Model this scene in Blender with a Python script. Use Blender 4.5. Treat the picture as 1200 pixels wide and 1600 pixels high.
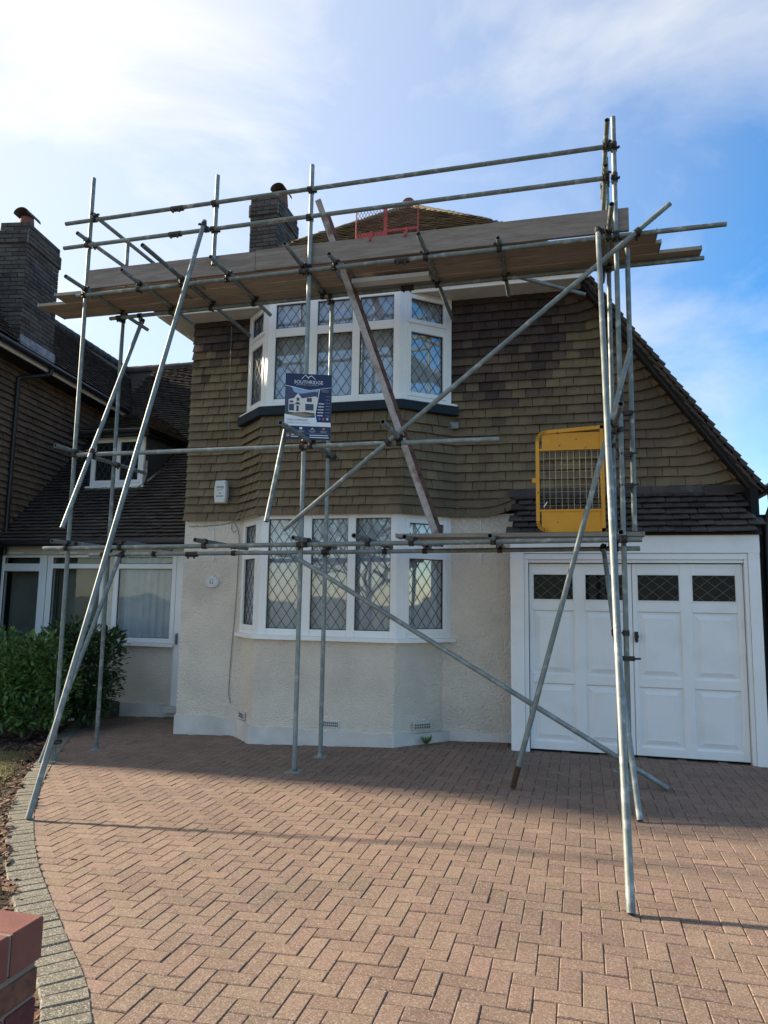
import bpy, bmesh, math, random
import numpy as np
from mathutils import Vector, Matrix
from math import sin, cos, pi, radians, sqrt, atan2
random.seed(7); rng = np.random.default_rng(7)
for o in list(bpy.data.objects): bpy.data.objects.remove(o)
S = bpy.context.scene
COL = S.collection

# ------------------------------------------------------------------ camera
CAMZ = 1.65
FPX, PITCH, ROLL, YAW = 1109.5, .122655, .015359, .250786      # solved from the photograph (1200x1600 px)
fw = Vector((-sin(YAW)*cos(PITCH), cos(YAW)*cos(PITCH), sin(PITCH)))
rt0 = Vector((cos(YAW), sin(YAW), 0)); up0 = rt0.cross(fw)
rt = rt0*cos(ROLL)+up0*sin(ROLL); upv = -rt0*sin(ROLL)+up0*cos(ROLL)
cam = bpy.data.cameras.new('camera'); camo = bpy.data.objects.new('camera', cam); COL.objects.link(camo)
cam.sensor_fit = 'VERTICAL'; cam.sensor_height = 24; cam.sensor_width = 18
cam.lens = 24*FPX/1600; cam.clip_start = .05; cam.clip_end = 3000
M = Matrix((rt, upv, -fw)).transposed().to_4x4(); M.translation = (0, 0, CAMZ)
camo.matrix_world = M
S.camera = camo
S.render.resolution_x, S.render.resolution_y = 768, 1024

# ------------------------------------------------------------------ light
SHADOW = radians(-8); ELEV = radians(24)        # heading in which shadows fall, height of the sun
sdir = Vector((-cos(SHADOW)*cos(ELEV), -sin(SHADOW)*cos(ELEV), sin(ELEV)))   # towards the sun
W = bpy.data.worlds.new('World'); S.world = W; W.use_nodes = True
nt = W.node_tree; nt.nodes.clear()
def wn(t, **k):
    n = nt.nodes.new(t)
    for a, b in k.items(): setattr(n, a, b)
    return n
sky = wn('ShaderNodeTexSky', sky_type='NISHITA', sun_disc=False)
sky.sun_elevation = ELEV; sky.sun_rotation = atan2(sdir.x, sdir.y)
sky.air_density = 1.0; sky.dust_density = .3; sky.ozone_density = 3.0
tc = wn('ShaderNodeTexCoord'); mp = wn('ShaderNodeMapping')
mp.inputs['Scale'].default_value = (1.0, 1.0, 2.3); mp.inputs['Rotation'].default_value = (.35, .5, .3)
mp.inputs['Location'].default_value = (0.9, 0.45, 0.0)
nz = wn('ShaderNodeTexNoise'); nz.inputs['Scale'].default_value = 1.9; nz.inputs['Detail'].default_value = 9
nz.inputs['Roughness'].default_value = .56; nz.inputs['Distortion'].default_value = .5
cr = wn('ShaderNodeValToRGB'); cr.color_ramp.elements[0].position = .43; cr.color_ramp.elements[1].position = .80
cr.color_ramp.elements[0].color = (.05, .05, .05, 1); cr.color_ramp.elements[1].color = (.66, .66, .66, 1)
# thin high cloud scatters the sun forward: it is denser to the eye towards the sun
dotn = wn('ShaderNodeVectorMath', operation='DOT_PRODUCT'); dotn.inputs[1].default_value = sdir
mr = wn('ShaderNodeMapRange'); mr.inputs['From Min'].default_value = .02; mr.inputs['From Max'].default_value = .85
mr.inputs['To Min'].default_value = 0; mr.inputs['To Max'].default_value = .68
add = wn('ShaderNodeMath', operation='ADD', use_clamp=True)
mx = wn('ShaderNodeMix', data_type='RGBA')
cc = wn('ShaderNodeRGB'); cc.outputs[0].default_value = (3.25, 3.2, 3.05, 1)
bg = wn('ShaderNodeBackground'); bg.inputs['Strength'].default_value = .11
wo = wn('ShaderNodeOutputWorld')
L = nt.links.new
L(tc.outputs['Generated'], mp.inputs['Vector']); L(mp.outputs[0], nz.inputs['Vector']); L(nz.outputs['Fac'], cr.inputs[0])
L(tc.outputs['Generated'], dotn.inputs[0]); L(dotn.outputs['Value'], mr.inputs['Value'])
L(cr.outputs[0], add.inputs[0]); L(mr.outputs[0], add.inputs[1]); L(add.outputs[0], mx.inputs['Factor'])
hsv = wn('ShaderNodeHueSaturation'); hsv.inputs['Saturation'].default_value = 1.42; hsv.inputs['Value'].default_value = .82; L(sky.outputs[0], hsv.inputs['Color']); L(hsv.outputs[0], mx.inputs['A']); L(cc.outputs[0], mx.inputs['B']); L(mx.outputs['Result'], bg.inputs['Color'])
L(bg.outputs[0], wo.inputs[0])
sun = bpy.data.lights.new('sun', 'SUN'); suno = bpy.data.objects.new('sun', sun); COL.objects.link(suno)
sun.energy = 3.8; sun.angle = radians(2.2); sun.color = (1, .86, .67)
suno.rotation_euler = (-sdir).to_track_quat('-Z', 'Y').to_euler(); suno.location = (-20, 5, 20)
S.view_settings.view_transform = 'Standard'; S.view_settings.look = 'None'
S.view_settings.exposure = 1.66; S.view_settings.gamma = 1

# ------------------------------------------------------------------ pixel -> place
def ray(x, y): return fw + rt*((x-600)/FPX) - upv*((y-800)/FPX)
O = Vector((0, 0, CAMZ))
def at(x, y, Y): d = ray(x, y); return O + d*(Y/d.y)
def atZ(x, y, Z): d = ray(x, y); return O + d*((Z-CAMZ)/d.z)
def zg(x): return .0375*max(-8.2, min(0, x+.6))           # the drive falls to the left
def gs(x, y):
    h = 0
    for _ in range(10): p = atZ(x, y, h); h = zg(p.x)
    return p

# ------------------------------------------------------------------ materials
MATS = {}
def nodes_mat(name):
    m = bpy.data.materials.new(name); m.use_nodes = True; m.node_tree.nodes.clear(); MATS[name] = m
    return m, m.node_tree
def mat(name, c1, c2=None, rough=.8, metal=0, scale=6, detail=6, bump=0, bscale=None, rnd=0, speck=None, sscale=260, spec=.35, stain=None, coat=0, bdist=.01, stretch=None):
    """base colour mixed from two tones by noise in world space; rnd varies brightness piece by piece"""
    m, t = nodes_mat(name); N = t.nodes.new; K = t.links.new
    out = N('ShaderNodeOutputMaterial'); b = N('ShaderNodeBsdfPrincipled'); K(b.outputs[0], out.inputs[0])
    b.inputs['Roughness'].default_value = rough; b.inputs['Metallic'].default_value = metal
    b.inputs['Specular IOR Level'].default_value = spec; b.inputs['Coat Weight'].default_value = coat
    g = N('ShaderNodeNewGeometry')
    c2 = c2 or tuple(v*.75 for v in c1)
    n = N('ShaderNodeTexNoise'); n.inputs['Scale'].default_value = scale; n.inputs['Detail'].default_value = detail
    n.inputs['Roughness'].default_value = .62
    pos = g.outputs['Position']
    if stretch:
        mpn = N('ShaderNodeMapping'); mpn.inputs['Scale'].default_value = stretch; K(pos, mpn.inputs['Vector']); pos = mpn.outputs[0]
    K(pos, n.inputs['Vector'])
    r = N('ShaderNodeMapRange'); r.inputs['From Min'].default_value = .33; r.inputs['From Max'].default_value = .67
    K(n.outputs['Fac'], r.inputs['Value'])
    mixn = N('ShaderNodeMix'); mixn.data_type = 'RGBA'
    K(r.outputs[0], mixn.inputs['Factor']); mixn.inputs['A'].default_value = (*c1, 1); mixn.inputs['B'].default_value = (*c2, 1)
    col = mixn.outputs['Result']
    if rnd:
        oi = N('ShaderNodeObjectInfo'); a = N('ShaderNodeMath'); a.operation = 'ADD'
        K(oi.outputs['Random'], a.inputs[0]); K(g.outputs['Random Per Island'], a.inputs[1])
        f = N('ShaderNodeMath'); f.operation = 'FRACT'; K(a.outputs[0], f.inputs[0])
        v = N('ShaderNodeMapRange'); v.inputs['To Min'].default_value = 1-rnd; v.inputs['To Max'].default_value = 1+rnd
        K(f.outputs[0], v.inputs['Value'])
        hs = N('ShaderNodeHueSaturation'); K(col, hs.inputs['Color']); K(v.outputs[0], hs.inputs['Value'])
        f2 = N('ShaderNodeMath'); f2.operation = 'MULTIPLY'; K(f.outputs[0], f2.inputs[0]); f2.inputs[1].default_value = 7.13
        f3 = N('ShaderNodeMath'); f3.operation = 'FRACT'; K(f2.outputs[0], f3.inputs[0])
        v2 = N('ShaderNodeMapRange'); v2.inputs['To Min'].default_value = .5-.03*min(1, rnd*3); v2.inputs['To Max'].default_value = .5+.02*min(1, rnd*3)
        K(f3.outputs[0], v2.inputs['Value']); K(v2.outputs[0], hs.inputs['Hue'])
        col = hs.outputs[0]
    if stain:
        sc, amount, lo, hi = stain[:4]
        n2 = N('ShaderNodeTexNoise'); n2.inputs['Scale'].default_value = sc; n2.inputs['Detail'].default_value = 8
        K(pos, n2.inputs['Vector'])
        r2 = N('ShaderNodeMapRange'); r2.inputs['From Min'].default_value = lo; r2.inputs['From Max'].default_value = hi
        r2.inputs['To Max'].default_value = amount
        K(n2.outputs['Fac'], r2.inputs['Value'])
        m2 = N('ShaderNodeMix'); m2.data_type = 'RGBA'; K(r2.outputs[0], m2.inputs['Factor']); K(col, m2.inputs['A'])
        m2.inputs['B'].default_value = (*stain[4], 1); col = m2.outputs['Result']
    if speck:
        vo = N('ShaderNodeTexVoronoi'); vo.inputs['Scale'].default_value = sscale; K(g.outputs['Position'], vo.inputs['Vector'])
        sp = N('ShaderNodeSeparateColor'); K(vo.outputs['Color'], sp.inputs[0])
        rr = N('ShaderNodeMapRange'); rr.inputs['From Min'].default_value = .62; rr.inputs['From Max'].default_value = 1; rr.inputs['To Max'].default_value = .75
        K(sp.outputs[0], rr.inputs['Value'])
        m3 = N('ShaderNodeMix'); m3.data_type = 'RGBA'; K(rr.outputs[0], m3.inputs['Factor']); K(col, m3.inputs['A']); m3.inputs['B'].default_value = (*speck, 1)
        rk = N('ShaderNodeMapRange'); rk.inputs['From Min'].default_value = .72; rk.inputs['From Max'].default_value = 1; rk.inputs['To Max'].default_value = .6
        K(sp.outputs[1], rk.inputs['Value'])
        m4 = N('ShaderNodeMix'); m4.data_type = 'RGBA'; K(rk.outputs[0], m4.inputs['Factor']); K(m3.outputs['Result'], m4.inputs['A'])
        m4.inputs['B'].default_value = (*[v*.35 for v in c2], 1)
        col = m4.outputs['Result']
    K(col, b.inputs['Base Color'])
    if bump:
        n3 = N('ShaderNodeTexNoise'); n3.inputs['Scale'].default_value = bscale or scale*4; n3.inputs['Detail'].default_value = 5
        K(pos, n3.inputs['Vector'])
        bp = N('ShaderNodeBump'); bp.inputs['Strength'].default_value = bump; bp.inputs['Distance'].default_value = bdist
        K(n3.outputs['Fac'], bp.inputs['Height']); K(bp.outputs[0], b.inputs['Normal'])
    return m
def plain(name, c, rough=.5, metal=0):
    return mat(name, c, tuple(v*.9 for v in c), rough, metal, scale=9)
mat('steel', (.225, .25, .24), (.145, .17, .162), .58, .45, 9, bump=.08, bscale=60, rnd=.24, stain=(11, .75, .55, .72, (.44, .45, .43)))
mat('dark_steel', (.035, .034, .033), (.07, .055, .045), .55, .6, 30)
mat('rust', (.10, .045, .022), (.05, .03, .02), .85, .2, 40, bump=.3)
mat('board', (.34, .275, .225), (.225, .178, .145), .88, 0, 4, 9, bump=.25, bscale=9, rnd=.26, stain=(1.3, .6, .52, .75, (.15, .11, .09)), stretch=(1, 9, 9), bdist=.004)
mat('ladder_wood', (.40, .36, .33), (.29, .25, .22), .8, 0, 20, bump=.2, bscale=90, stain=(4.5, .8, .56, .64, (.15, .07, .055)))
mat('ladder_brown', (.13, .062, .048), (.075, .04, .034), .7, 0, 20, bump=.2, bscale=90)
mat('paver', (.215, .144, .101), (.163, .109, .079), .9, 0, 1.6, 8, .35, 150, rnd=.15, speck=(.36, .28, .215), sscale=190, stain=(.9, .6, .48, .75, (.105, .085, .066)), bdist=.004)
mat('edging', (.155, .14, .10), (.108, .10, .075), .92, 0, 2.5, 8, .35, 150, rnd=.14, speck=(.46, .43, .35), sscale=190, bdist=.004)
mat('joint_sand', (.14, .11, .085), (.085, .066, .05), .95, 0, 30, bump=.3, bscale=200, stain=(1.4, .7, .52, .66, (.05, .058, .03)))
mat('pebbledash', (.82, .735, .61), (.735, .655, .545), .95, 0, 2.2, 8, 1.0, 52, bdist=.035, stain=(1.1, .35, .52, .8, (.40, .36, .31)))
mat('plinth_paint', (.68, .645, .59), (.56, .53, .49), .85, 0, 4, bump=.2, bscale=30, stain=(2.3, .5, .5, .75, (.34, .32, .29)))
mat('wall_tile', (.192, .145, .083), (.145, .108, .064), .85, 0, 3, bump=.25, bscale=120, rnd=.13, stain=(.55, .75, .5, .64, (.095, .066, .05)), bdist=.003)
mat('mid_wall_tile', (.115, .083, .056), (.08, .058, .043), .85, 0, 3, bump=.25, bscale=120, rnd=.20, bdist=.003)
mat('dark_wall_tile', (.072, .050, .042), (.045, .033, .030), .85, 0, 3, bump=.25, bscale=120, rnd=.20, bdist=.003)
mat('roof_tile', (.24, .185, .115), (.16, .12, .08), .9, 0, 4, bump=.3, bscale=90, rnd=.25, stain=(2.5, .6, .52, .7, (.16, .15, .07)))
mat('dark_roof_tile', (.080, .064, .052), (.050, .042, .037), .85, 0, 3, bump=.3, bscale=90, rnd=.25, stain=(4, .35, .55, .75, (.08, .08, .05)))
mat('pent_tile', (.072, .058, .050), (.042, .035, .032), .8, 0, 5, bump=.3, bscale=90, rnd=.25, stain=(6, .55, .6, .75, (.16, .15, .13)))
mat('far_wall_tile', (.13, .094, .064), (.088, .064, .046), .88, 0, 2, bump=.2, bscale=90, rnd=.16)
mat('batten_dark', (.022, .019, .017), (.014, .012, .011), .95)
mat('upvc', (.83, .825, .80), (.78, .775, .75), .32, 0, 3, spec=.5)
mat('white_gloss', (.82, .81, .79), (.78, .77, .75), .38, 0, 2, spec=.45, stain=(2.6, .45, .52, .8, (.60, .585, .54)))
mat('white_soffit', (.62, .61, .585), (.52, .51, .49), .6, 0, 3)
mat('lead_strip', (.085, .092, .10), (.055, .06, .066), .55, .3)
mat('pale_lead', (.30, .31, .32), (.24, .25, .26), .5, .2)
mat('dull_lead', (.10, .11, .12), (.07, .078, .085), .7)
mat('lead_flashing', (.26, .27, .29), (.17, .18, .195), .6, .3, 12, bump=.3, bscale=25, stain=(9, .6, .5, .7, (.5, .51, .52)))
mat('band_blue', (.012, .024, .034), (.008, .016, .023), .75, 0, 4)
mat('black_plastic', (.012, .013, .015), (.02, .02, .022), .4)
mat('dark_void', (.006, .007, .009), (.01, .011, .013), .9)
mat('net_curtain', (.70, .72, .74), (.58, .60, .62), .95, 0, 5)
mat('dim_interior', (.30, .29, .245), (.2, .195, .16), .95, 0, 1.5)
mat('chimney_brick', (.092, .078, .067), (.052, .045, .041), .92, 0, 6, bump=.4, bscale=70, rnd=.35, stain=(5, .5, .52, .7, (.10, .10, .085)))
mat('chimney_mortar', (.17, .165, .155), (.10, .098, .092), .95, 0, 8)
mat('red_brick', (.17, .058, .040), (.085, .030, .026), .9, 0, 22, 8, bump=.7, bscale=110, rnd=.35, stain=(30, .6, .55, .7, (.045, .02, .02)), bdist=.004)
mat('coping_brick', (.185, .062, .046), (.13, .042, .034), .7, 0, 9, 8, bump=.35, bscale=120, rnd=.14, stain=(7, .5, .5, .75, (.09, .045, .035)), bdist=.003)
mat('mortar', (.24, .19, .14), (.17, .135, .10), .95, 0, 12, bump=.3)
mat('hood_clay', (.10, .065, .05), (.06, .045, .04), .9, 0, 9)
mat('terracotta', (.22, .085, .055), (.15, .065, .05), .85, 0, 7)
mat('yellow_paint', (.62, .29, .018), (.55, .245, .014), .48, 0, 6, bump=.05, stain=(16, .9, .665, .70, (.10, .05, .03)))
mat('wire_grey', (.42, .33, .17), (.34, .27, .15), .5, .3)
mat('red_paint', (.50, .075, .06), (.36, .055, .045), .5, 0, 8)
mat('red_wire', (.17, .055, .045), (.10, .05, .045), .6, .2)
mat('leaf_dark', (.042, .085, .025), (.026, .054, .017), .45, 0, 5, rnd=.35, spec=.5)
mat('leaf_mid', (.10, .18, .042), (.06, .115, .028), .45, 0, 4, rnd=.35, spec=.5)
mat('bark', (.075, .058, .042), (.045, .035, .027), .95, 0, 20, bump=.4)
mat('soil', (.055, .041, .030), (.030, .023, .018), 1, 0, 9, bump=.8, bscale=40, bdist=.03)
mat('dead_leaf', (.17, .09, .045), (.085, .05, .03), .85, 0, 9, rnd=.45)
mat('grass_blade', (.25, .205, .075), (.13, .135, .04), .85, 0, 2.5, rnd=.4)
mat('turf', (.14, .118, .055), (.08, .072, .032), 1, 0, 5, bump=.8, bscale=60, bdist=.03)
mat('ground_grass', (.07, .075, .03), (.05, .05, .025), 1, 0, .4)
mat('concrete', (.34, .325, .30), (.27, .26, .24), .95, 0, 2, bump=.3, bscale=60)
mat('asphalt', (.075, .074, .072), (.06, .06, .06), .95, 0, 3, bump=.3, bscale=90)
mat('fence_wood', (.030, .024, .022), (.018, .015, .014), .85, 0, 8, bump=.3, bscale=60, rnd=.2)
plain('navy', (.018, .028, .075)); plain('navy_light', (.055, .075, .16)); plain('print_white', (.75, .76, .78)); plain('print_sky', (.28, .40, .62))
plain('print_cream', (.72, .66, .58)); plain('print_slate', (.06, .07, .12)); plain('print_grey', (.30, .33, .40)); plain('print_green', (.07, .09, .05)); plain('print_tan', (.28, .22, .16))
plain('print_blue', (.05, .16, .55)); plain('print_pink', (.5, .10, .16)); plain('print_pale', (.52, .6, .55)); plain('print_orange', (.45, .22, .08))
plain('alarm_white', (.66, .69, .66), .4); plain('alarm_green', (.10, .20, .19)); plain('ceramic', (.68, .68, .67), .25); plain('ceramic_grey', (.40, .41, .42), .3); plain('ink', (.02, .022, .03))
plain('cable_grey', (.26, .25, .24)); plain('brass', (.25, .2, .1), .4, .8)
def glass_mat(name, refl, tint):
    m, t = nodes_mat(name); N = t.nodes.new; K = t.links.new
    out = N('ShaderNodeOutputMaterial'); mixs = N('ShaderNodeMixShader'); tr = N('ShaderNodeBsdfTransparent'); gl = N('ShaderNodeBsdfGlossy')
    lw = N('ShaderNodeLayerWeight'); lw.inputs['Blend'].default_value = .5
    pw = N('ShaderNodeMath'); pw.operation = 'POWER'; K(lw.outputs['Facing'], pw.inputs[0]); pw.inputs[1].default_value = 4
    fr = N('ShaderNodeMapRange'); K(pw.outputs[0], fr.inputs['Value']); fr.inputs['To Min'].default_value = refl
    tr.inputs[0].default_value = (*tint, 1); gl.inputs['Roughness'].default_value = .015
    n = N('ShaderNodeTexNoise'); n.inputs['Scale'].default_value = 2.2; n.inputs['Detail'].default_value = 1
    g = N('ShaderNodeNewGeometry'); K(g.outputs['Position'], n.inputs['Vector'])
    bp = N('ShaderNodeBump'); bp.inputs['Strength'].default_value = .12; bp.inputs['Distance'].default_value = .02
    K(n.outputs['Fac'], bp.inputs['Height']); K(bp.outputs[0], gl.inputs['Normal'])
    K(fr.outputs[0], mixs.inputs[0]); K(tr.outputs[0], mixs.inputs[1]); K(gl.outputs[0], mixs.inputs[2]); K(mixs.outputs[0], out.inputs[0])
    return m
glass_mat('glass', .125, (.93, .95, .96)); glass_mat('glass_dim', .035, (.86, .88, .88)); glass_mat('glass_dark', .006, (.8, .82, .84))

# ------------------------------------------------------------------ building blocks
class MB:
    def __init__(s): s.v = []; s.f = []; s.m = []; s.mats = []; s.cur = 0
    def use(s, m):
        if m not in s.mats: s.mats.append(m)
        s.cur = s.mats.index(m)
    def face(s, pts):
        b = len(s.v); s.v += [tuple(p) for p in pts]; s.f.append(tuple(range(b, b+len(pts)))); s.m.append(s.cur)
    def raw(s, vs, fs):
        b = len(s.v); s.v += [tuple(p) for p in vs]
        for f in fs: s.f.append(tuple(i+b for i in f)); s.m.append(s.cur)
    BF = [(0, 3, 2, 1), (4, 5, 6, 7), (0, 1, 5, 4), (1, 2, 6, 5), (2, 3, 7, 6), (3, 0, 4, 7)]
    def box(s, x0, x1, y0, y1, z0, z1):
        s.raw([(x0, y0, z0), (x1, y0, z0), (x1, y1, z0), (x0, y1, z0), (x0, y0, z1), (x1, y0, z1), (x1, y1, z1), (x0, y1, z1)], s.BF)
    def lbox(s, F, x0, x1, y0, y1, z0, z1):
        """box in a local frame F=(origin, right, up, outward)"""
        o, ex, ey, ez = F
        s.raw([o+ex*x+ey*y+ez*z for z in (z0, z1) for x, y in ((x0, y0), (x1, y0), (x1, y1), (x0, y1))], s.BF)
    def bevbox(s, F, x0, x1, y0, y1, z0, z1, b):
        o, ex, ey, ez = F
        ring = lambda i, z: [o+ex*x+ey*y+ez*z for x, y in ((x0+i, y0+i), (x1-i, y0+i), (x1-i, y1-i), (x0+i, y1-i))]
        vs = ring(0, z0)+ring(0, z1-b)+ring(b, z1)
        fs = [(8, 9, 10, 11)]+[(r+i, r+(i+1) % 4, r+4+(i+1) % 4, r+4+i) for r in (0, 4) for i in range(4)]
        s.raw(vs, fs)
    def prism(s, poly, z0, z1, dirv=None):
        """poly of 3D points extruded by vector"""
        d = dirv if dirv is not None else Vector((0, 0, z1-z0))
        a = [Vector(p) for p in poly]; n = len(a); s.raw(a+[p+d for p in a], [tuple(range(n))[::-1], tuple(range(n, 2*n))]+[(i, (i+1) % n, n+(i+1) % n, n+i) for i in range(n)])
    def tube(s, a, b, r, n=14, r2=None, cap=True):
        a = Vector(a); b = Vector(b); d = (b-a).normalized(); q = d.to_track_quat('Z', 'Y'); r2 = r if r2 is None else r2
        x = q @ Vector((1, 0, 0)); y = q @ Vector((0, 1, 0))
        vs = [p+x*cos(t)*rr+y*sin(t)*rr for p, rr in ((a, r), (b, r2)) for t in [2*pi*i/n for i in range(n)]]
        fs = [(i, (i+1) % n, n+(i+1) % n, n+i) for i in range(n)]
        if cap: fs += [tuple(range(n))[::-1], tuple(range(n, 2*n))]
        s.raw(vs, fs)
    def pipe(s, a, b, r=.02415, w=.004, n=16):
        """hollow scaffold tube with open ends"""
        a = Vector(a); b = Vector(b); d = (b-a).normalized(); q = d.to_track_quat('Z', 'Y')
        x = q @ Vector((1, 0, 0)); y = q @ Vector((0, 1, 0)); ri = r-w
        dep = min(.25, (b-a).length/3)
        rings = [(a+d*dep, ri), (a, ri), (a, r), (b, r), (b, ri), (b-d*dep, ri)]
        vs = [p+x*cos(t)*rr+y*sin(t)*rr for p, rr in rings for t in [2*pi*i/n for i in range(n)]]
        s.raw(vs, [(k*n+i, k*n+(i+1) % n, (k+1)*n+(i+1) % n, (k+1)*n+i) for k in range(5) for i in range(n)]+[tuple(range(n))[::-1], tuple(range(5*n, 6*n))])
    def sweep(s, pts, r, n=8):
        for p, q in zip(pts, pts[1:]): s.tube(p, q, r, n)
    def mesh(s, name, smooth=False):
        me = bpy.data.meshes.new(name); me.from_pydata([tuple(v) for v in s.v], [], s.f)
        for m in s.mats: me.materials.append(MATS[m])
        if s.mats: me.polygons.foreach_set('material_index', s.m)
        bm = bmesh.new(); bm.from_mesh(me); bmesh.ops.recalc_face_normals(bm, faces=bm.faces); bm.to_mesh(me); bm.free()
        if smooth:
            me.polygons.foreach_set('use_smooth', [True]*len(me.polygons))
            try: me.set_sharp_from_angle(angle=radians(40))
            except Exception: pass
        me.update(); return me
def wloc(p):
    v = Vector((0, 0, 0))
    while p is not None: v += p.location; p = p.parent
    return v
def link(name, me, parent=None, loc=(0, 0, 0)):
    o = bpy.data.objects.new(name, me); COL.objects.link(o)
    o.location = Vector(loc)
    if parent is not None: o.parent = parent; o.location = Vector(loc)-wloc(parent)
    return o
def obj(name, mb, m=None, parent=None, smooth=False):
    if m and not mb.mats: mb.mats = [m]; mb.m = [0]*len(mb.f)
    return link(name, mb.mesh(name, smooth), parent)
def tag(o, label, cat, group=None):
    o['label'] = label; o['category'] = cat
    if group: o['group'] = group
    return o
def thing(name, label, cat, loc=(0, 0, 0), group=None):
    o = bpy.data.objects.new(name, None); COL.objects.link(o); o.location = loc; o.empty_display_size = .2
    return tag(o, label, cat, group)
def struct(o): o['kind'] = 'structure'; return o
def stuff(o): o['kind'] = 'stuff'; return o
def place(name, me, parent, Mx):
    o = bpy.data.objects.new(name, me); COL.objects.link(o); o.parent = parent
    Mx = Mx.copy(); Mx.translation -= wloc(parent); o.matrix_basis = Mx; return o
X_, Y_, Z_ = Vector((1, 0, 0)), Vector((0, 1, 0)), Vector((0, 0, 1))
def frameM(o, ex, ey, ez):
    m = Matrix((ex, ey, ez)).transposed().to_4x4(); m.translation = o; return m
def textmesh(txt, size, name, align='CENTER', extrude=0):
    cu = bpy.data.curves.new(name, 'FONT'); cu.body = txt; cu.size = size; cu.align_x = align; cu.align_y = 'CENTER'; cu.extrude = extrude
    cu.resolution_u = 3
    t = bpy.data.objects.new(name, cu); COL.objects.link(t); bpy.context.view_layer.update()
    me = bpy.data.meshes.new_from_object(t.evaluated_get(bpy.context.evaluated_depsgraph_get()))
    bpy.data.objects.remove(t); return me

# pieces laid by the hundred: the largest in view are objects, the rest one joined part
def pieces(name, field_name, protos, matrices, parent, m, keep=300, key=None):
    """protos: list of (verts, faces); matrices: list of Matrix in world space"""
    key = key or (lambda Mx: (Mx.translation-O).length)
    order = sorted(range(len(matrices)), key=lambda i: key(matrices[i]))
    mes = []
    for vs, fs in protos:
        b = MB(); b.raw(vs, fs); b.mats = [m]; b.m = [0]*len(b.f); mes.append(b.mesh(name))
    for i in order[:keep]: place(name, mes[i % len(mes)], parent, matrices[i])
    rest = order[keep:]
    if rest:
        V = []; Fc = []
        for i in rest:
            vs, fs = protos[i % len(protos)]; A = np.array(matrices[i]); P = np.array([tuple(v) for v in vs])
            P = P @ A[:3, :3].T + A[:3, 3]; b = len(V)
            V += P.tolist(); Fc += [tuple(j+b for j in f) for f in fs]
        me = bpy.data.meshes.new(field_name); me.from_pydata(V, [], Fc); me.materials.append(MATS[m]); me.update()
        stuff(link(field_name, me, parent))
def tile_protos(w=.163, n=6, L=.17, lift=.062, th=.012):
    out = []
    for k in range(n):
        r = random.Random(k+int(w*1000)); j = lambda a: r.uniform(-a, a)
        z1 = lift+j(.004); z2 = lift+j(.004)
        bow = j(.003)
        # bottom edge in 2 spans so a tile can be slightly bowed
        xs = (-w/2+.0015, 0, w/2-.0015); zs = (z1, (z1+z2)/2+bow, z2)
        vs = []
        for (yy, dz) in ((0, 0), (L, -.056)):
            for x, zt in zip(xs, zs): vs.append(Vector((x, yy+(j(.003) if yy == 0 else 0), zt+dz)))
            for x, zt in zip(xs, zs): vs.append(Vector((x, yy, zt+dz-th)))
        fs = [(0, 1, 7, 6), (1, 2, 8, 7), (3, 4, 1, 0), (4, 5, 2, 1), (9, 10, 4, 3), (10, 11, 5, 4), (0, 6, 9, 3), (2, 5, 11, 8), (6, 7, 10, 9), (7, 8, 11, 10)]
        out.append((vs, fs))
    return out
def jit(Mx, rot=.01, mv=.002):
    return Mx @ Matrix.Rotation(random.uniform(-rot, rot), 4, 'Z') @ Matrix.Translation((random.uniform(-mv, mv), random.uniform(-mv, mv), random.uniform(-mv*.6, mv*.9)))

# ------------------------------------------------------------------ ground, drive, bed
def sheet(name, m, xs, ys, dz, extra=None):
    b = MB(); nx, ny = len(xs), len(ys)
    b.raw([(x, y, zg(x)+dz+(extra(x, y) if extra else 0)) for y in ys for x in xs], [(j*nx+i, j*nx+i+1, (j+1)*nx+i+1, (j+1)*nx+i) for j in range(ny-1) for i in range(nx-1)])
    return struct(obj(name, b, m))
gx = [-900, -200, -60, -25, -14, -10, -8.8, -8, -6, -4, -2, -.6, 2, 8, 25, 60, 200, 900]
sheet('ground', 'ground_grass', gx, [-900, -200, -60, -20, -8, 0, 8, 16, 40, 120, 400, 900], -.10)
sheet('road', 'asphalt', [-300, -60, -20, -8.8, -.6, 20, 60, 300], [-9, -3.2], -.09)
sheet('bounce_pavement', 'concrete', [-300, -60, -20, -8.8, -.6, 20, 60, 300], [-3.0, .25], -.03)  # unseen pale paving, added to bounce sunlight onto the house front
# inner and outer line of the curved edging, solved from the photograph and carried on past the frame
INN = [(-.2, .3), (-.72, 1.2), (-1.25, 2.0), (-1.85, 2.69), (-2.07, 2.95), (-2.45, 3.31), (-2.92, 3.76), (-3.29, 4.12), (-3.7, 4.56), (-4.1, 5.02), (-4.42, 5.42), (-4.9, 6.08), (-5.32, 6.70), (-6.2, 8.10), (-6.75, 9.1), (-7.0, 9.9)]
def smooth_line(P, step):
    P = [Vector((*p, 0)) for p in P]; out = []
    for i in range(len(P)-1):
        a = P[max(0, i-1)]; b = P[i]; c = P[i+1]; d = P[min(len(P)-1, i+2)]
        for k in range(24):
            t = k/24; out.append(.5*((2*b)+(c-a)*t+(2*a-5*b+4*c-d)*t*t+(3*b-a-3*c+d)*t**3))
    out.append(P[-1]); res = [out[0]]; acc = 0
    for p, q in zip(out, out[1:]):
        acc += (q-p).length
        if acc >= step: res.append(q); acc -= step
    return res
line = smooth_line(INN, .1035)
def left_of(y):            # x of the inner edging line at depth y
    for p, q in zip(line, line[1:]):
        if (p.y-y)*(q.y-y) <= 0 and p.y != q.y: return p.x+(q.x-p.x)*(y-p.y)/(q.y-p.y)
    return -.2 if y < 1 else -7.0
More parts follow.
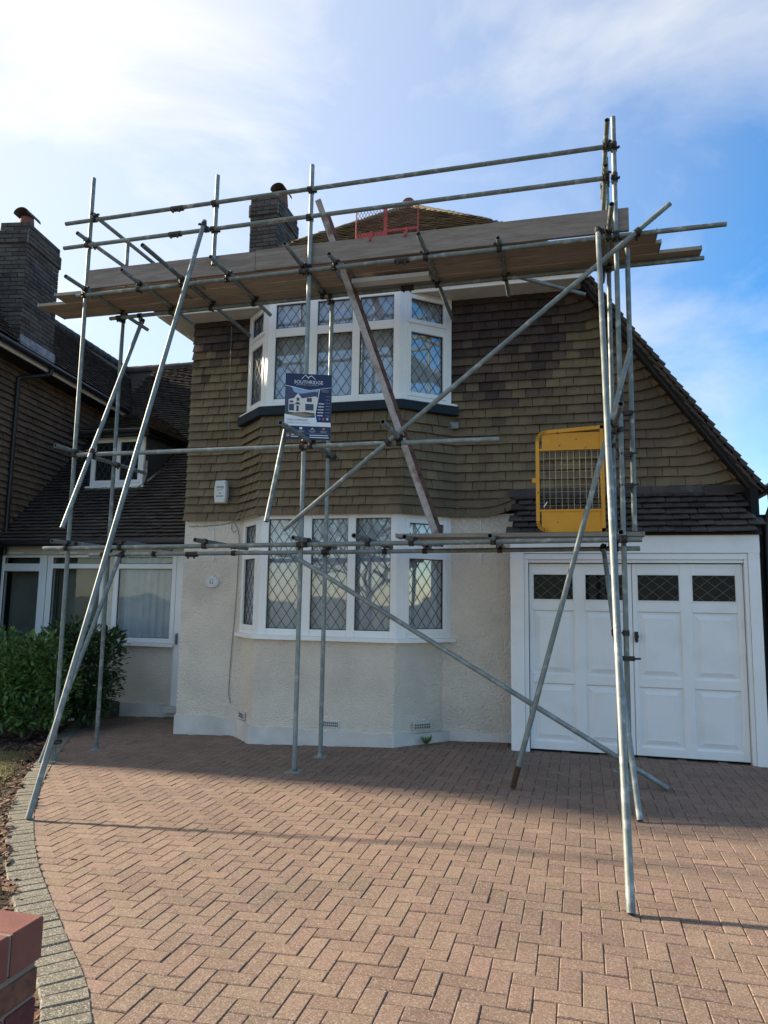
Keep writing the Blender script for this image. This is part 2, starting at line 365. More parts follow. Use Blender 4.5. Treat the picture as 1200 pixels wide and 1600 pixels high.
drive = struct(obj('driveway', (lambda b: (b.raw([(x, y, zg(x)-.0075) for y in [.3+.2*i for i in range(50)] for x in (left_of(y)-.03, -4.5 if left_of(y) < -4.6 else left_of(y)+.2, -2.5 if left_of(y) < -2.6 else left_of(y)+.4, -.6, 3.4)],
    [(j*5+i, j*5+i+1, (j+1)*5+i+1, (j+1)*5+i) for j in range(49) for i in range(4)]), b)[1])(MB()), 'joint_sand'))
def inside_house(x, y):
    if y > 8.80 and x > -5.04: return True
    if x > -.66 and y > 8.36: return True
    if -4.22 < x < -1.42 and y > 8.30+max(0, -(x+3.76), x+1.97): return True
    return y > 10.13
PW = .1
def paver_proto(seed, gap=.0014, bev=.0042):
    r = random.Random(seed); b = MB(); F = (Vector((0, 0, 0)), X_, Y_, Z_)
    b.bevbox(F, -PW+gap, PW-gap, -PW/2+gap, PW/2-gap, -.03, r.uniform(-.0015, .0015), bev)
    for i in range(8, 12): v = b.v[i]; b.v[i] = (v[0], v[1], v[2]+r.uniform(-.001, .001))
    return [Vector(v) for v in b.v], b.f
pa = radians(-.93)                       # the herringbone lies about one degree off the house front
pu, pv = Vector((cos(pa), sin(pa), 0)), Vector((-sin(pa), cos(pa), 0))
mats_p = []
for i in range(-95, 50):
    for j in range(-40, 90):
        r = (i+j) % 4
        if r not in (0, 2): continue
        u, v = (i+1, j+.5) if r == 0 else (i+.5, j+1)
        c = pu*(.688+(u-1)*PW)+pv*(3.356+(v-1)*PW)
        if not (.9 < c.y < 10.2) or c.x > 3.3 or c.x < left_of(c.y)-.03 or inside_house(c.x, c.y): continue
        ex, ey = (pu, pv) if r == 0 else (pv, -pu)
        sl = .0375 if c.x < -.6 else 0
        nrm = Vector((-sl, 0, 1)).normalized(); ex = (ex-nrm*ex.dot(nrm)).normalized(); ey = nrm.cross(ex)
        c.z = zg(c.x)
        if random.random() < .5: ex, ey = -ex, -ey
        Mx = frameM(c, ex, ey, nrm) @ Matrix.Rotation(random.uniform(-.006, .006), 4, 'X') @ Matrix.Rotation(random.uniform(-.005, .005), 4, 'Y')
        Mx.translation.z += random.uniform(-.0012, .0015)
        mats_p.append(Mx)
def inview(Mx, mar=60):
    d = Mx.translation-O; z = d.dot(fw)
    if z < .2: return False
    return -mar < 600+FPX*d.dot(rt)/z < 1200+mar and -mar < 800-FPX*d.dot(upv)/z < 1600+mar
pieces('paver', 'paver_field', [paver_proto(k) for k in range(8)], mats_p, drive, 'paver', 300, lambda Mx: (Mx.translation-O).length+(0 if inview(Mx, -5) else 100))
edge = struct(obj('driveway_edging', (lambda b: (b.raw([(p.x+dx, p.y+dy, zg(p.x)-.02) for p, q in zip(line, line[1:]) for dx, dy in ((0, 0), (-(q-p).normalized().y*.21, (q-p).normalized().x*.21))], [(2*i, 2*i+2, 2*i+3, 2*i+1) for i in range(len(line)-2)]), b)[1])(MB()), 'joint_sand'))
eb = [];
for p, q in zip(line, line[1:]):
    t = (q-p).normalized(); n = Vector((-t.y, t.x, 0)); c = (p+q)/2+n*.10; c.z = zg(c.x)+.008
    eb.append(frameM(c, -n, -t, Z_) @ Matrix.Rotation(random.uniform(-.012, .012), 4, 'Z') @ Matrix.Rotation(random.uniform(-.01, .01), 4, 'X'))
pieces('edging_block', 'edging_field', [paver_proto(k+20, .0035, .006) for k in range(6)], eb, edge, 'edging', 300)
# planting bed and lawn to the left
def bump(x, y): return .02*sin(x*3.1+y*1.7)+.015*sin(x*7.3-y*5.1)
bx = MB(); rows = [2.2+.25*i for i in range(32)]
pts = []
for y in rows:
    x1 = left_of(y)-.21
    for k in range(9): x = x1-k*.62; pts.append((x, y, zg(x)-.035+(bump(x, y) if k else -.01)))
bx.raw(pts, [(j*9+i, j*9+i+1, (j+1)*9+i+1, (j+1)*9+i) for j in range(len(rows)-1) for i in range(8)])
struct(obj('planting_bed', bx, 'soil'))
lw = MB(); rows = [3.4+.2*i for i in range(22)]; pts = []
for y in rows:
    x1 = left_of(y)-.36-.12*abs(sin(y*1.3))
    for k in range(8): x = x1-k*.6; pts.append((x, y, zg(x)-.012+bump(x, y)+(.0 if k else -.02)))
lw.raw(pts, [(j*8+i, j*8+i+1, (j+1)*8+i+1, (j+1)*8+i) for j in range(len(rows)-1) for i in range(7)])
struct(obj('lawn', lw, 'turf'))
gb = MB()
for k in range(15000):
    y = random.uniform(3.5, 7.5); x = left_of(y)-.38-random.random()**1.2*3.2
    if random.random() > .35+.65*(.5+.5*sin(x*5.3)*sin(y*4.1)): continue
    z = zg(x)-.015+bump(x, y); h = random.uniform(.02, .065); a = random.uniform(0, 2*pi); w = .004
    lean = Vector((random.uniform(-.03, .03), random.uniform(-.03, .03), 0)); c = Vector((x, y, z)); d = Vector((cos(a)*w, sin(a)*w, 0))
    gb.raw([c-d, c+d, c+lean+Z_*h], [(0, 1, 2)])
g = stuff(obj('grass', gb, 'grass_blade')); tag(g, 'short dry yellowish grass beside the curved edging blocks', 'grass')
dl = MB()
for k in range(2600):
    if k < 1700: y = random.uniform(2.4, 9.7); x = left_of(y)-.22-abs(random.gauss(0, .16))
    else: y = random.uniform(7.4, 9.7); x = left_of(y)-.25-random.random()*2.2
    z = zg(x)-.012+bump(x, y)+random.uniform(0, .02); a = random.uniform(0, 2*pi); l = random.uniform(.012, .04); w = l*.5
    u = Vector((cos(a), sin(a), random.uniform(-.5, .5))); v = Vector((-sin(a), cos(a), random.uniform(-.5, .5))); c = Vector((x, y, z))
    dl.raw([c-u*l, c+v*w, c+u*l, c-v*w], [(0, 1, 2, 3)])
g = stuff(obj('leaf_litter', dl, 'dead_leaf')); tag(g, 'brown dead leaves lying along the edging and under the shrubs', 'leaf litter')
for k, (px, py) in enumerate([(112, 1343), (545, 1215), (745, 1235), (978, 1428)]):   # stray leaves on the drive
    c = gs(px, py); b = MB(); a = random.uniform(0, 6); u = Vector((cos(a), sin(a), .3))*.022; v = Vector((-sin(a), cos(a), .5))*.013
    c.z += .012; b.prism([c-u, c+v, c+u, c-v], 0, 0, Vector((0, 0, .002)))
    tag(obj('fallen_leaf', b, 'dead_leaf'), ['small curled brown leaf on the pavers near the left edging', 'small brown leaf on the pavers between the bay and the sunlit edge', 'small brown leaf on the pavers left of the rusty scaffold foot', 'dark scrap of leaf beside the nearest scaffold foot'][k], 'leaf', 'leaves blown onto the drive')

# ------------------------------------------------------------------ the house
WY = 8.76                                    # front wall plane
house = thing('house', 'white rendered house with brown hung tiles, bay windows and attached garage, behind the scaffold', 'house', (-2, 9.5, 0))
def zb(x): return zg(x)-.10
w = MB()
w.box(-5.08, -4.10, WY+.02, WY+.25, -.3, 1.13); w.box(-5.08, -4.20, WY+.0203, WY+.25, 1.13, 2.72); w.box(-1.50, -.58, WY+.02, WY+.25, -.2, 1.13); w.box(-1.38, -.58, WY+.0203, WY+.25, 1.13, 2.72)
w.box(-5.08, -4.85, WY+.25, 14, -.4, 5.5)                                                      # return wall on the left
w.box(-5.05, .5, WY+.10, WY+.25, 2.72, 5.5)
bayp = [(-4.24, WY+.1), (-3.76, 8.29), (-1.97, 8.29), (-1.40, WY+.1)]
w.prism([(x, y, -.3) for x, y in bayp], 0, 0, Vector((0, 0, 1.45)))
obj('wall', w, 'pebbledash', house)
pl = MB(); pb = [(-4.235, WY), (-3.79, 8.265), (-1.955, 8.265), (-1.385, WY)]
def ptop(x): return .09+.012*sin(x*4)
def wallstrip(P, z1, th):
    for (x0, y0), (x1, y1) in zip(P, P[1:]):
        d = Vector((x1-x0, y1-y0, 0)); n = Vector((d.y, -d.x, 0)).normalized()*th; k = max(1, int(d.length/.12))
        for i in range(k):
            a = Vector((x0, y0, 0))+d*(i/k); c = Vector((x0, y0, 0))+d*((i+1)/k); ta, tb = z1(a.x), z1(c.x)
            pl.raw([(*a.xy, -.3), (*c.xy, -.3), (*(c-n).xy, -.3), (*(a-n).xy, -.3), (*a.xy, ta), (*c.xy, tb), (*(c-n).xy, tb), (*(a-n).xy, ta)], MB.BF)
wallstrip([(-5.095, WY), (-4.235, WY), (-3.79, 8.265), (-1.955, 8.265), (-1.385, WY), (-.6, WY)], lambda x: .09+.010*sin(x*9)+.006*sin(x*23), .05)
obj('plinth', pl, 'plinth_paint', house)
for k, (px, py, F) in enumerate([(0, 0, (Vector((-2.75, 8.288, .17)), X_, Z_, -Y_)), (0, 0, (Vector((-1.68, 8.52, .17)), Vector((.77, .63, 0)).normalized(), Z_, Vector((.63, -.77, 0)).normalized())), (0, 0, (Vector((-4.02, 8.565, .16)), Vector((.66, -.75, 0)).normalized(), Z_, Vector((-.75, -.66, 0)).normalized()))]):
    a = MB(); a.use('plinth_paint'); a.lbox(F, -.115, .115, -.04, .04, -.01, .012); a.use('dark_void')
    for i in range(9):
        for j in range(2): a.lbox(F, -.1+i*.0235, -.086+i*.0235, -.028+j*.03, -.006+j*.03, .010, .0135)
    obj('air_brick', a, None, house)

# ---- windows
def window(part_name, parent, F, W_, H_, xs, ys, fr=.055, m='upvc', pane='glass', lat=True, latm='lead_strip', sash=(), curtain=True, depth=.06, dx=.132, dz=.19, cm='net_curtain', cdist=.10):
    """xs, ys: pane spans inside the frame (local x, list of z spans)"""
    f = MB(); f.mats = [m]
    xe = [0]+[v for s in xs for v in s]+[W_]; ye = [0]+[v for s in ys for v in s]+[H_]
    for i in range(0, len(xe), 2): f.bevbox(F, xe[i], xe[i+1], 0, H_, -depth, 0, .006)
    for s in xs:
        for i in range(0, len(ye), 2): f.bevbox(F, s[0], s[1], ye[i], ye[i+1], -depth, -.002, .006)
    for s in xs:                                    # dark gasket bead round every pane
        for t in ys:
            if sash == 'all' or (s, t) in sash:
                e = .028
                for q in ((s[0]-e, s[0]+e, t[0]-e, t[1]+e), (s[1]-e, s[1]+e, t[0]-e, t[1]+e)): f.bevbox(F, *q, -.02, .014, .005)
                for q in ((s[0]+e, s[1]-e, t[0]-e, t[0]+e), (s[0]+e, s[1]-e, t[1]-e, t[1]+e)): f.bevbox(F, *q, -.02, .014, .005)
    fo = obj(part_name, f, m, parent)
    for s in xs:
        for t in ys:
            e = .028 if (sash == 'all' or (s, t) in sash) else 0
            x0, x1, y0, y1 = s[0]+e, s[1]-e, t[0]+e, t[1]-e
            p = MB(); p.lbox(F, x0, x1, y0, y1, -.036, -.030); obj('pane', p, pane, fo)
            gk = MB()
            for q in ((x0, x0+.008, y0, y1), (x1-.008, x1, y0, y1), (x0+.008, x1-.008, y0, y0+.008), (x0+.008, x1-.008, y1-.008, y1)): gk.lbox(F, *q, -.03, -.016)
            obj('gasket', gk, 'black_plastic', fo)
            if lat:
                l = MB(); hw = .0037
                sl = dz/dx; ln = sqrt(1+sl*sl)
                for sg in (1, -1):
                    c0 = -int(4/dz)*dz
                    while c0 < 4:
                        # line y = y0 + c0 + sg*sl*(x-x0)
                        pts = []
                        for xx in (x0, x1):
                            yy = y0+c0+sg*sl*(xx-x0); pts.append((xx, yy))
                        (xa, ya), (xb, yb) = pts
                        def clip(xa, ya, xb, yb):
                            t0, t1 = 0, 1
                            for pq, qq in ((-(yb-ya), ya-y0), (yb-ya, y1-ya)):
                                if abs(pq) < 1e-9:
                                    if qq < 0: return None
                                    continue
                                r = qq/pq
                                if pq < 0: t0 = max(t0, r)
                                else: t1 = min(t1, r)
                            return None if t0 >= t1-.01 else (xa+(xb-xa)*t0, ya+(yb-ya)*t0, xa+(xb-xa)*t1, ya+(yb-ya)*t1)
                        cpt = clip(xa, ya, xb, yb)
                        if cpt:
                            xa, ya, xb, yb = cpt; d = Vector((xb-xa, yb-ya)); d.normalize(); nx_, ny_ = -d.y*hw, d.x*hw
                            o, ex, ey, ez = F
                            q = [(xa-nx_, ya-ny_), (xb-nx_, yb-ny_), (xb+nx_, yb+ny_), (xa+nx_, ya+ny_)]
                            zz = -.0305 if sg > 0 else -.0300
                            l.raw([o+ex*a+ey*c+ez*(zz+h) for h in (.0008, .0045) for a, c in q], MB.BF)
                        c0 += dz
                obj('lead_lattice', l, latm, fo)
    if curtain:
        for s in xs:
            c = MB(); n = int((s[1]-s[0])/.012); y0 = min(t[0] for t in ys)-.03; y1 = max(t[1] for t in ys)+.03
            ph = random.uniform(0, 6); o, ex, ey, ez = F; vs = []
            for i in range(n+1):
                xx = s[0]-.02+(s[1]-s[0]+.04)*i/n; zz = -cdist-.014*sin(xx*46+ph)-.007*sin(xx*101+ph*2)-.008*sin(xx*17)
                vs += [o+ex*xx+ey*y0+ez*zz, o+ex*(xx+.004*sin(i))+ey*y1+ez*(zz*.9-.01)]
            c.raw(vs, [(2*i, 2*i+2, 2*i+3, 2*i+1) for i in range(n)])
            obj('net_curtain', c, cm, fo, True)
    bk = MB(); bk.lbox(F, .01, W_-.01, .01, H_-.01, -cdist-.22, -cdist-.2); obj('room_shade', bk, 'dim_interior', fo)
    return fo
def splay(a, b, z):
    a = Vector((*a, z)); b = Vector((*b, z)); ex = (b-a).normalized(); return (a, ex, Z_, ex.cross(Z_)), (b-a).length
FX0, FX1, FY = -3.72, -1.955, 8.285
zl0, zl1 = 1.19, 2.69
px3 = [(.10, .565), (.675, 1.145), (1.245, 1.685)]
window('bay_window', house, (Vector((FX0, FY, zl0)), X_, Z_, -Y_), FX1-FX0, zl1-zl0, px3, [(.085, 1.445)], fr=.06)
F, ln = splay((FX1, FY), (-1.375, WY+.03), zl0)
window('bay_side_window', house, F, ln, zl1-zl0, [(.14, ln-.09)], [(.085, .985), (1.09, 1.42)], sash='all')
F, ln = splay((-4.215, WY+.03), (FX0, FY), zl0)
window('bay_side_window', house, F, ln, zl1-zl0, [(.09, ln-.14)], [(.085, .985), (1.09, 1.42)], sash='all')
sl = MB()
for z0, z1, off in ((1.145, 1.19, .075),):
    P = [(-4.27, WY+.0), (FX0-.035, FY-off), (FX1+.04, FY-off), (-1.31, WY+.0)]; Q = [(-1.36, WY+.12), (FX1, FY+.1), (FX0, FY+.1), (-4.22, WY+.12)]
    sl.prism([(x, y, z0) for x, y in P+Q], 0, 0, Vector((0, 0, z1-z0)))
obj('window_sill', sl, 'upvc', house)
zu0, zu1 = 4.12, 5.53
window('bay_window', house, (Vector((FX0, FY, zu0)), X_, Z_, -Y_), FX1-FX0, zu1-zu0, px3, [(.075, .905), (1.02, 1.345)])
F, ln = splay((FX1, FY), (-1.375, WY-.01), zu0)
window('bay_side_window', house, F, ln, zu1-zu0, [(.13, ln-.10)], [(.075, .905), (1.02, 1.345)], sash='all')
F, ln = splay((-4.215, WY-.01), (FX0, FY), zu0)
window('bay_side_window', house, F, ln, zu1-zu0, [(.10, ln-.13)], [(.075, .905), (1.02, 1.345)], sash='all')
bd = MB()
P = [(-4.32, WY-.05), (FX0-.06, FY-.07), (FX1+.05, FY-.07), (-1.28, WY-.05)]; Q = [(-1.30, WY+.1), (FX1, FY+.12), (FX0, FY+.12), (-4.3, WY+.1)]
bd.prism([(x, y, 3.975) for x, y in P+Q], 0, 0, Vector((0, 0, .112))); obj('bay_band', bd, 'band_blue', house)
us = MB(); P = [(-4.30, WY-.04), (FX0-.055, FY-.06), (FX1+.05, FY-.06), (-1.30, WY-.04)]
us.prism([(x, y, 4.091) for x, y in P+Q], 0, 0, Vector((0, 0, .028))); obj('window_sill', us, 'upvc', house)
hd = MB(); P = [(-4.25, WY-.0), (FX0-.02, FY-.03), (FX1+.02, FY-.03), (-1.34, WY-.0)]; Q = [(-1.36, WY+.12), (FX1, FY+.12), (FX0, FY+.12), (-4.23, WY+.12)]
hd.prism([(x, y, 2.691) for x, y in P+Q], 0, 0, Vector((0, 0, .05))); obj('window_head', hd, 'upvc', house)
# bay core behind the hung tiles
bc = MB(); bc.prism([(-4.2, WY+.1, 2.742), (-3.745, 8.33, 2.742), (-1.945, 8.33, 2.742), (-1.38, WY+.1, 2.742)], 0, 0, Vector((0, 0, 1.22))); obj('bay_core', bc, 'batten_dark', house)

# ---- hung tiles
TP = tile_protos(); mt = []; G = .1155; TW = .1655
def hang(p0, ex, nrm, width, z0, z1, kick=True, edge=None, back=.0):
    n = int(round((z1-z0)/G)); dy = 0
    for c in range(n):
        z = z0+c*G; off = (c % 2)*TW/2
        k = .045*max(0, 1-c/4)**2 if kick else 0
        x = -TW/2+off
        while x < width+TW/2:
            xx = x
            lim = edge(z) if edge else width
            if xx-TW/2 > lim-.01: break
            xx0 = max(xx, TW*.28) if xx < TW*.28 else xx
            xx0 = min(xx0, lim-TW*.28) if edge is None else xx0
            p = p0+ex*xx0+Z_*(z-p0.z)+nrm*k
            zv = Vector((0, 0, 1))-nrm*(.10 if (kick and c < 3) else 0); zv.normalize()
            nn = ex.cross(zv)
            Mx = frameM(p, ex, zv, nn)
            if edge:
                d = lim-xx0
                if d < .42:
                    th = (.42-d)/.42*radians(27); lift = .095*((.42-d)/.42)**2
                    Mx = frameM(p+Z_*lift, ex, zv, nn) @ Matrix.Rotation(th, 4, 'Z')
            mt.append(jit(Mx, .009, .0022)); x += TW
tz0, tz1 = 2.675, 5.53
yb = WY+.06
hang(Vector((-5.06, yb, tz0)), X_, -Y_, .83, tz0, tz1)                                        # left of the bay
gable = lambda z: .62-(z-5.05)/1.46
hang(Vector((-1.36, yb, tz0)), X_, -Y_, 3.6, tz0, tz1, edge=lambda z: gable(z)+1.36-.05 if z > 2.9 else (.75 if z < 2.9 else 3.4))
hang(Vector((FX0-.035, 8.315, tz0)), X_, -Y_, FX1-FX0+.07, tz0, 3.96)
F, ln = splay((FX1+.03, 8.315), (-1.36, yb-.02), tz0); hang(F[0], F[1], F[3], ln, tz0, 3.96)
F, ln = splay((-4.24, yb-.02), (FX0-.03, 8.315), tz0); hang(F[0], F[1], F[3], ln, tz0, 3.96)
def shade_of(p):              # eaves and platform shade painted into upper tiles, plus unbleached colour, thinning out downwards
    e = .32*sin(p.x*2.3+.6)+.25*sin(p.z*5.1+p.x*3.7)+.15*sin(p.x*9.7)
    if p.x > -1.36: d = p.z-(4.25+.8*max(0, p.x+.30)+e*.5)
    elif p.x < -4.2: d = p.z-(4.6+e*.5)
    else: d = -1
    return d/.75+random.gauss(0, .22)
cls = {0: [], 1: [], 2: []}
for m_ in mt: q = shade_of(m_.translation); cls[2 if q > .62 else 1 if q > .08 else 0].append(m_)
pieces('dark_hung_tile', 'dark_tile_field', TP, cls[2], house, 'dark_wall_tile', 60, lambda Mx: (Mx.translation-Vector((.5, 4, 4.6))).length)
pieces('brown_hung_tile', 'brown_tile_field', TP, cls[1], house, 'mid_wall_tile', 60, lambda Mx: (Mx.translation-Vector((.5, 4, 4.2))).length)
mt = cls[0]
pieces('hung_tile', 'hung_tile_field', TP, mt, house, 'wall_tile', 180, lambda Mx: (Mx.translation-Vector((1.2, 4, 3.2))).length)
gw = MB(); gw.prism([(-1.36, WY+.09, 2.6), (2.10, WY+.09, 2.6), (2.10, WY+.09, 2.95), (.3, WY+.09, 5.53), (-1.36, WY+.09, 5.53)], 0, 0, Vector((0, .1, 0)))
gw.prism([(-5.05, WY+.09, 2.6), (-4.2, WY+.09, 2.6), (-4.2, WY+.09, 5.53), (-5.05, WY+.09, 5.53)], 0, 0, Vector((0, .1, 0)))
obj('tile_backing', gw, 'batten_dark', house)
lf = MB(); lf.lbox((Vector((-1.40, WY-.03, 3.86)), X_, Z_, -Y_), -.06, .12, -.05, .03, -.02, .012); lf.lbox((Vector((-1.40, WY-.03, 3.86)), X_, Z_, -Y_), -.12, .04, -.02, .04, -.02, .010); obj('lead_patch', lf, 'lead_flashing', house)

# ---- roof
ap = Vector((-2.52, 11.3, 8.38)); hl = Vector((-4.21, 10.27, 7.36)); hr = Vector((-1.06, 10.27, 7.36))
el_ = Vector((-5.40, 8.35, 5.57)); er = Vector((.34, 8.35, 5.57))
rf = MB(); rf.face([el_, er, hr, ap, hl]); rf.face([el_, hl, ap, (-3.2, 14, 8.2), (-5.5, 14, 5.57)]); rf.face([er, (.4, 14, 5.57), (-1.2, 14, 8), ap, hr]); rf.face([el_-Z_*.02, (-5.5, 14, 5.55), (.4, 14, 5.55), er-Z_*.02])
roof = obj('roof', rf, 'dark_roof_tile', house)
def roofM(a, ex, up, n, m_, gauge, inside, step=TW):
    nn = ex.cross(up); out = []
    for c in range(m_):
        for k in range(n):
            p = a+ex*((k+.5*(c % 2))*step)+up*(c*gauge)
            if inside(p): out.append(jit(frameM(p, ex, up, nn), .012, .003))
    return out
upr = Vector((0, .7, .7)).normalized()
upr = Vector((0, hl.y-el_.y, hl.z-el_.z)).normalized()
def infront(p):
    t = (p.z-5.57)/(hl.z-5.57)
    if p.z < hl.z: x0 = el_.x+(hl.x-el_.x)*t; x1 = er.x+(hr.x-er.x)*t
    else:
        t = (p.z-hl.z)/(ap.z-hl.z); x0 = hl.x+(ap.x-hl.x)*t; x1 = hr.x+(ap.x-hr.x)*t
    return x0-.03 < p.x < x1+.03 and p.z < ap.z
pieces('roof_tile', 'roof_tile_field', TP, roofM(Vector((-5.45, 8.30, 5.58)), X_, upr, 37, 44, .1, infront), roof, 'roof_tile', 90, lambda Mx: (Mx.translation-ap).length)
for a, b_, n_ in ((hl, ap, 9), (hr, ap, 8)):
    for k in range(n_):
        p = a.lerp(b_, (k+.5)/n_); d = (b_-a).normalized(); r = MB(); seg = (b_-a).length/n_
        r.tube(p-d*seg*.55+Z_*.0, p+d*seg*.5+Z_*.02, .085, 10, .075); obj('hip_tile', r, 'roof_tile', roof, True)
r = MB(); r.tube(ap+Vector((0, -.12, .03)), ap+Vector((0, .3, .03)), .11, 14); r.tube(ap+Vector((0, -.135, .03)), ap+Vector((0, -.115, .03)), .06, 12); obj('ridge_end_tile', r, 'terracotta', roof, True)
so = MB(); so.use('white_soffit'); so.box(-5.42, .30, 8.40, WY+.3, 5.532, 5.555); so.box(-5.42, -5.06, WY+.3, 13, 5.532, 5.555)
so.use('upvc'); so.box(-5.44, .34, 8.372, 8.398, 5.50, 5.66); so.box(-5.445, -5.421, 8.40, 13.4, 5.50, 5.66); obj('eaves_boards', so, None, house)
gu = MB(); gu.tube((-5.46, 8.315, 5.60), (.36, 8.315, 5.61), .052, 12); obj('gutter', gu, 'black_plastic', house, True)
# long right-hand slope over the garage, seen edge on
sd = Vector((1, 0, -1.46)).normalized(); sn = Vector((1.46, 0, 1)).normalized()
st = Vector((.085, 8.50, 5.78))-sn*.015; se = st+sd*((5.78-2.93)/1.46*sqrt(1+1.46**2))
vs = MB(); vs.prism([st, se, se+sn*.05, st+sn*.05], 0, 0, Vector((0, 5, 0))); ro2 = obj('side_roof', vs, 'batten_dark', house)
bg_ = MB(); bg_.prism([st-sn*.028+Y_*.02, se-sn*.028+Y_*.02-sd*.03, se+Y_*.02-sd*.02, st+Y_*.02], 0, 0, Vector((0, .03, 0))); obj('barge_board', bg_, 'fence_wood', house)
nvt = 31; seg = (se-st).length/nvt
for k in range(nvt):
    p = st+sd*(k*seg); F = (p+sn*(.05+random.uniform(0, .012))-Y_*random.uniform(.035, .06), sd, Y_, -sn)
    t = (sn*.035-sd*0); v = MB()
    a0 = F[0]; L0 = seg*1.7
    q = [a0, a0+sd*L0+sn*.030, a0+sd*L0+sn*.055, a0+sn*.022]
    v.prism(q, 0, 0, Vector((0, .34, 0))); obj('verge_tile', v, 'dark_roof_tile', ro2)
    v = MB(); q = [c-sn*.045+Y_*.03 for c in q]; v.prism(q, 0, 0, Vector((0, .3, 0))); obj('under_tile', v, 'dark_roof_tile', ro2)
dp = MB(); dp.use('black_plastic'); g0 = Vector((2.20, 8.42, 2.92))
dp.tube(g0+Vector((.0, -.05, .02)), g0+Vector((.0, 3, .02)), .055, 12); dp.tube(g0+Vector((0, .06, -.02)), g0+Vector((0, .06, -.17)), .05, 12, .042)
dp.tube(g0+Vector((0, .06, -.17)), g0+Vector((-.06, .10, -.36)), .035, 10); dp.tube(g0+Vector((-.06, .10, -.36)), g0+Vector((-.06, .10, -2.9)), .035, 10); obj('downpipe', dp, None, house, True)

# ---- garage
GY = 8.39
gf = MB(); gf.use('white_gloss')
gf.box(-.615, 2.01, 8.31, 8.42, 2.205, 2.40)                       # fascia board
gf.box(-.615, -.462, 8.305, 8.45, -.02, 2.203); gf.box(1.893, 2.005, 8.305, 8.45, -.02, 2.203)
gf.box(-.460, 1.891, 8.325, 8.45, 2.135, 2.200); gf.box(-.460, -.415, 8.325, 8.45, -.02, 2.133); gf.box(1.855, 1.891, 8.325, 8.45, -.02, 2.133)
gf.box(-.413, 1.853, 8.345, 8.45, 2.098, 2.133)
obj('garage_frame', gf, None, house)
gb_ = MB(); gb_.box(-.58, 2.0, 8.47, WY+.3, 0, 2.55); gb_.box(1.98, 2.06, 8.45, 13, -.1, 2.93); obj('garage_core', gb_, 'dark_void', house)
cols = [(-.37, .09), (.205, .665), (.765, 1.215), (1.33, 1.785)]; rowsz = [(.105, .745), (.84, 1.56)]; wz = (1.672, 1.975)
def door_leaf(x0, x1, cs):
    b = MB(); F = (Vector((0, GY, 0)), X_, Z_, -Y_)
    xs = [x0]+[v for c in cs for v in c]+[x1]
    zs = [.018]+[v for r in rowsz+[wz] for v in r]+[2.088]
    for i in range(0, len(xs), 2): b.bevbox(F, xs[i], xs[i+1], .018, 2.088, -.045, 0, .003)
    for c in cs:
        for i in range(0, len(zs), 2): b.bevbox(F, c[0], c[1], zs[i], zs[i+1], -.045, -.0015, .003)
    o = obj('garage_door', b, 'white_gloss', house)
    for c in cs:
        for r in rowsz:
            p = MB(); f = F; ringx = lambda i, z: [f[0]+f[1]*x+f[2]*y+f[3]*z for x, y in ((c[0]+i, r[0]+i), (c[1]-i, r[0]+i), (c[1]-i, r[1]-i), (c[0]+i, r[1]-i))]
            vs = ringx(0, -.004)+ringx(.012, -.022)+ringx(.030, -.022)+ringx(.082, -.003)+ringx(.090, -.005)
            fs = [(16, 17, 18, 19)]+[(q+i, q+(i+1) % 4, q+4+(i+1) % 4, q+4+i) for q in (0, 4, 8, 12) for i in range(4)]
            p.raw(vs, fs); obj('raised_panel', p, 'white_gloss', o)
        p = MB(); p.lbox(F, c[0], c[1], wz[0], wz[1], -.03, -.024); obj('pane', p, 'glass_dark', o)
        bk = MB(); bk.lbox(F, c[0], c[1], wz[0], wz[1], -.06, -.05); obj('dark_backing', bk, 'dark_void', o)
        bd_ = MB()
        for q in ((c[0], c[0]+.012, wz[0], wz[1]), (c[1]-.012, c[1], wz[0], wz[1]), (c[0]+.012, c[1]-.012, wz[0], wz[0]+.012), (c[0]+.012, c[1]-.012, wz[1]-.012, wz[1])): bd_.bevbox(F, *q, -.024, .004, .003)
        obj('glazing_bead', bd_, 'white_gloss', o)
        l = MB(); x0_, x1_, y0_, y1_ = c[0]+.012, c[1]-.012, wz[0]+.012, wz[1]-.012; stp = .155; s_ = .80
        for sg in (1, -1):
            k0 = -8
            for k in range(-8, 12):
                cc_ = y0_+k*stp*s_-.03
                pts = []
                N_ = 60; ins = [(x0_+(x1_-x0_)*i/N_, cc_+sg*s_*(x1_-x0_)*i/N_) for i in range(N_+1)]
                ins = [q for q in ins if y0_ <= q[1] <= y1_]
                if len(ins) < 3: continue
                (xa, ya), (xb, yb_) = ins[0], ins[-1]; d = Vector((xb-xa, yb_-ya)).normalized(); nx_, ny_ = -d.y*.0032, d.x*.0032
                q = [(xa-nx_, ya-ny_), (xb-nx_, yb_-ny_), (xb+nx_, yb_+ny_), (xa+nx_, ya+ny_)]; zz = -.0238+(.0004 if sg > 0 else 0)
                l.raw([F[0]+X_*a+Z_*e-Y_*(zz+h) for h in (0, .002) for a, e in q], MB.BF)
        obj('lead_lattice', l, 'dull_lead', o)
    return o
door_leaf(-.408, .712, cols[:2]); d2 = door_leaf(.718, 1.849, cols[2:])
h = MB(); h.box(.728, .768, GY-.012, GY, 1.24, 1.34); h.tube((.748, GY-.05, 1.29), (.748, GY, 1.29), .024, 12); h.tube((.748, GY-.03, 1.265), (.748, GY-.03, 1.225), .014, 10); obj('door_lock', h, 'black_plastic', d2, True)
